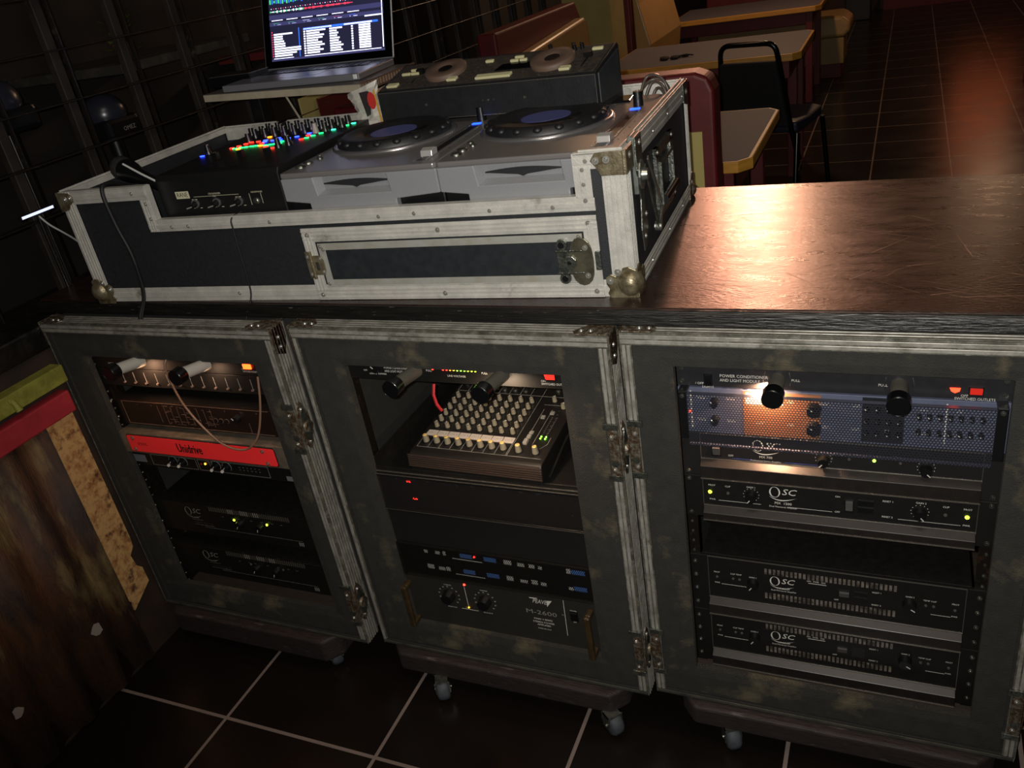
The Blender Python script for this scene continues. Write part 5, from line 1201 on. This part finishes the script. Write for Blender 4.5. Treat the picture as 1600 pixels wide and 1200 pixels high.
# screen picture: rows of text blocks, waveform, blue selection
sx0, sx1, sz0, sz1 = .022, WL-.022, .020, .228
C0 = glow('screen_dark', '1a1a30', .9); CWh = glow('screen_white', 'dfe2ff', 1.5); CBl = glow('screen_blue', '2a62e0', 1.2); CPu = glow('screen_purple', '34345c', .9); CRd = glow('screen_red', 'd83a52', 1.3); CGn = glow('screen_green', '3cc070', 1.1)
MB().box(sx0, sx1, -.0010, -.0006, sz0, sz1).xf(ML).build('display', C0, ld)
g = MB(); SWd = sx1-sx0; random.seed(21); yy0, yy1 = -.0013, -.0010
def R_(x0, x1, z0, z1, mi):
    z0 = z0*.80; z1 = z1*.80
    g.box(sx0+x0*SWd, sx0+x1*SWd, yy0, yy1, sz0+z0, sz0+z1, mi)
R_(0, 1, 0, .006, 1); R_(.0, 1, .107, .118, 1); R_(0, 1, .126, .140, 1)
R_(.02, .20, .0065, .0085, 0); R_(.30, .97, .0065, .0085, 0); R_(.985, .992, .01, .16, 0)
for r_ in range(11):
    z = .013+.0073*r_
    wd = [.16, .20, .24, .24, .10, .10, .09, .08, .08, .17, .0][r_]
    if wd: R_(.03, .03+wd, z, z+.0046, 0)
    R_(.012, .018, z, z+.004, 3)
    wd = random.uniform(.10, .17); 
    if r_ == 10: R_(.30, .95, z-.0005, z+.0055, 2); R_(.30, .55, z, z+.0045, 0); R_(.66, .90, z, z+.0045, 0)
    else:
        R_(.30, .315, z, z+.0045, 0); R_(.325, .325+wd, z, z+.0046, 0); R_(.53, .53+random.uniform(.06, .13), z, z+.0046, 0); R_(.72, .735, z, z+.0046, 0); R_(.785, .785+.10, z, z+.0052, 0)
R_(.255, .262, .008, .095, 2)
for k in range(6):
    x = .02+.135*k; R_(x, x+.10, .1225, .1245, 0); R_(x+.01, x+.07, .114, .1155, [4, 4, 0, 4, 3, 2][k]); R_(x+.02, x+.025, .1095, .1115, 0); R_(x+.05, x+.085, .1095, .1110, 0)
R_(.84, .99, .104, .108, 0)
for k in range(60):
    h_ = random.uniform(.0008, .0035); x = .01+.0123*k; R_(x, x+.009, .150-h_, .150+h_, 3 if k > 24 else (0 if k % 3 else 4))
for k in range(40): R_(.02+.022*k, .026+.022*k, .158, .160, 3 if k % 2 else 0)
for k in range(50):
    h_ = random.uniform(.001, .008); x = .01+.019*k; R_(x, x+.012, .180-h_, .180+h_, 2 if k % 2 else 4)
g.xf(ML).build('screen_picture', [CWh, CPu, CBl, CRd, CGn], ld)
MB().bar((WL, -.0004, .004), (WL, -.0004, .243), .0016, .0012, (1, 0, 0)).xf(ML).build('lid_edge', mat('bright_metal', '', 0), ld)
bx = thing('audio_interface', 'flat black box lying at the left end of the laptop shelf', 'audio interface', (-1.205, .600, 1.2655), math.radians(2))
MB().box(0, .125, 0, .080, 0, .026).build('box_body', mat('box_black', '0c0c0f', .3), bx, .002)
MB().bar((.001, -.0005, .0255), (.124, -.0005, .0255), .001, .001, (0, 0, 1)).bar((.1252, 0, .0255), (.1252, .080, .0255), .001, .001, (0, 0, 1)).build('bare_edges', EDGE, bx)

# crumpled wrapper and yellow strip between mixer and controller
wr = thing('plastic_wrapper', 'crumpled white plastic wrapper with red spot standing by the left player', 'wrapper', (0, 0, 0))
random.seed(14)
A = cw(.520, .392, .2385)
rows = []; nr, nc = 9, 12
for i in range(nr+1):
    for j in range(nc):
        a = 2*pi*j/nc; ww = .038*(1-.28*math.sin(pi*i/nr))+.004; zz = i/nr*.078
        rows.append(A+Vector((math.cos(a)*ww+.0-.010*i/nr+random.uniform(-.003, .003), math.sin(a)*.012+random.uniform(-.004, .004), zz+.012*math.cos(a)*i/nr)))
fs = [(i*nc+j, i*nc+(j+1) % nc, (i+1)*nc+(j+1) % nc, (i+1)*nc+j) for i in range(nr) for j in range(nc)]
m = MB(); m.add(rows, fs+[list(range(nc)), list(range(nr*nc, nr*nc+nc))], 0, False); m.build('wrapper_body', mat('wrapper_white', 'b7b2aa', .35, 0, '9c978f', 30, .4, .7), wr)
MB().prism([(-.004, 0), (.006, .004), (.012, .030), (.018, .045), (.010, .052), (-.012, .050)], 'y', 0, .001).xf(Matrix.Translation(A+Vector((.004, -.0185, .020)))).build('dark_window', mat('wrapper_dark', '2a2226', .4), wr)
MB().prism([(.012*math.cos(k*pi/6)*.8, .018*math.sin(k*pi/6)) for k in range(12)], 'y', 0, .001).xf(Matrix.Translation(A+Vector((.020, -.020, .052)))).build('red_spot', mat('wrapper_red', 'b02a2a', .4), wr)
m = MB(); a = A+Vector((.022, -.004, .066)); b_ = Vector((-.640, .62, 1.243))
m.bar(a, b_, .020, .0025, (0, -.5, 1)); m.bar(A+Vector((.032, -.016, .0)), A+Vector((.026, -.014, .072)), .004, .002, (0, 1, 0))
tag(m.build('yellow_strip', mat('yellow_tape', 'b88a1c', .5), None, .0008), 'yellow strap running up from the white wrapper toward the laptop shelf', 'strap')
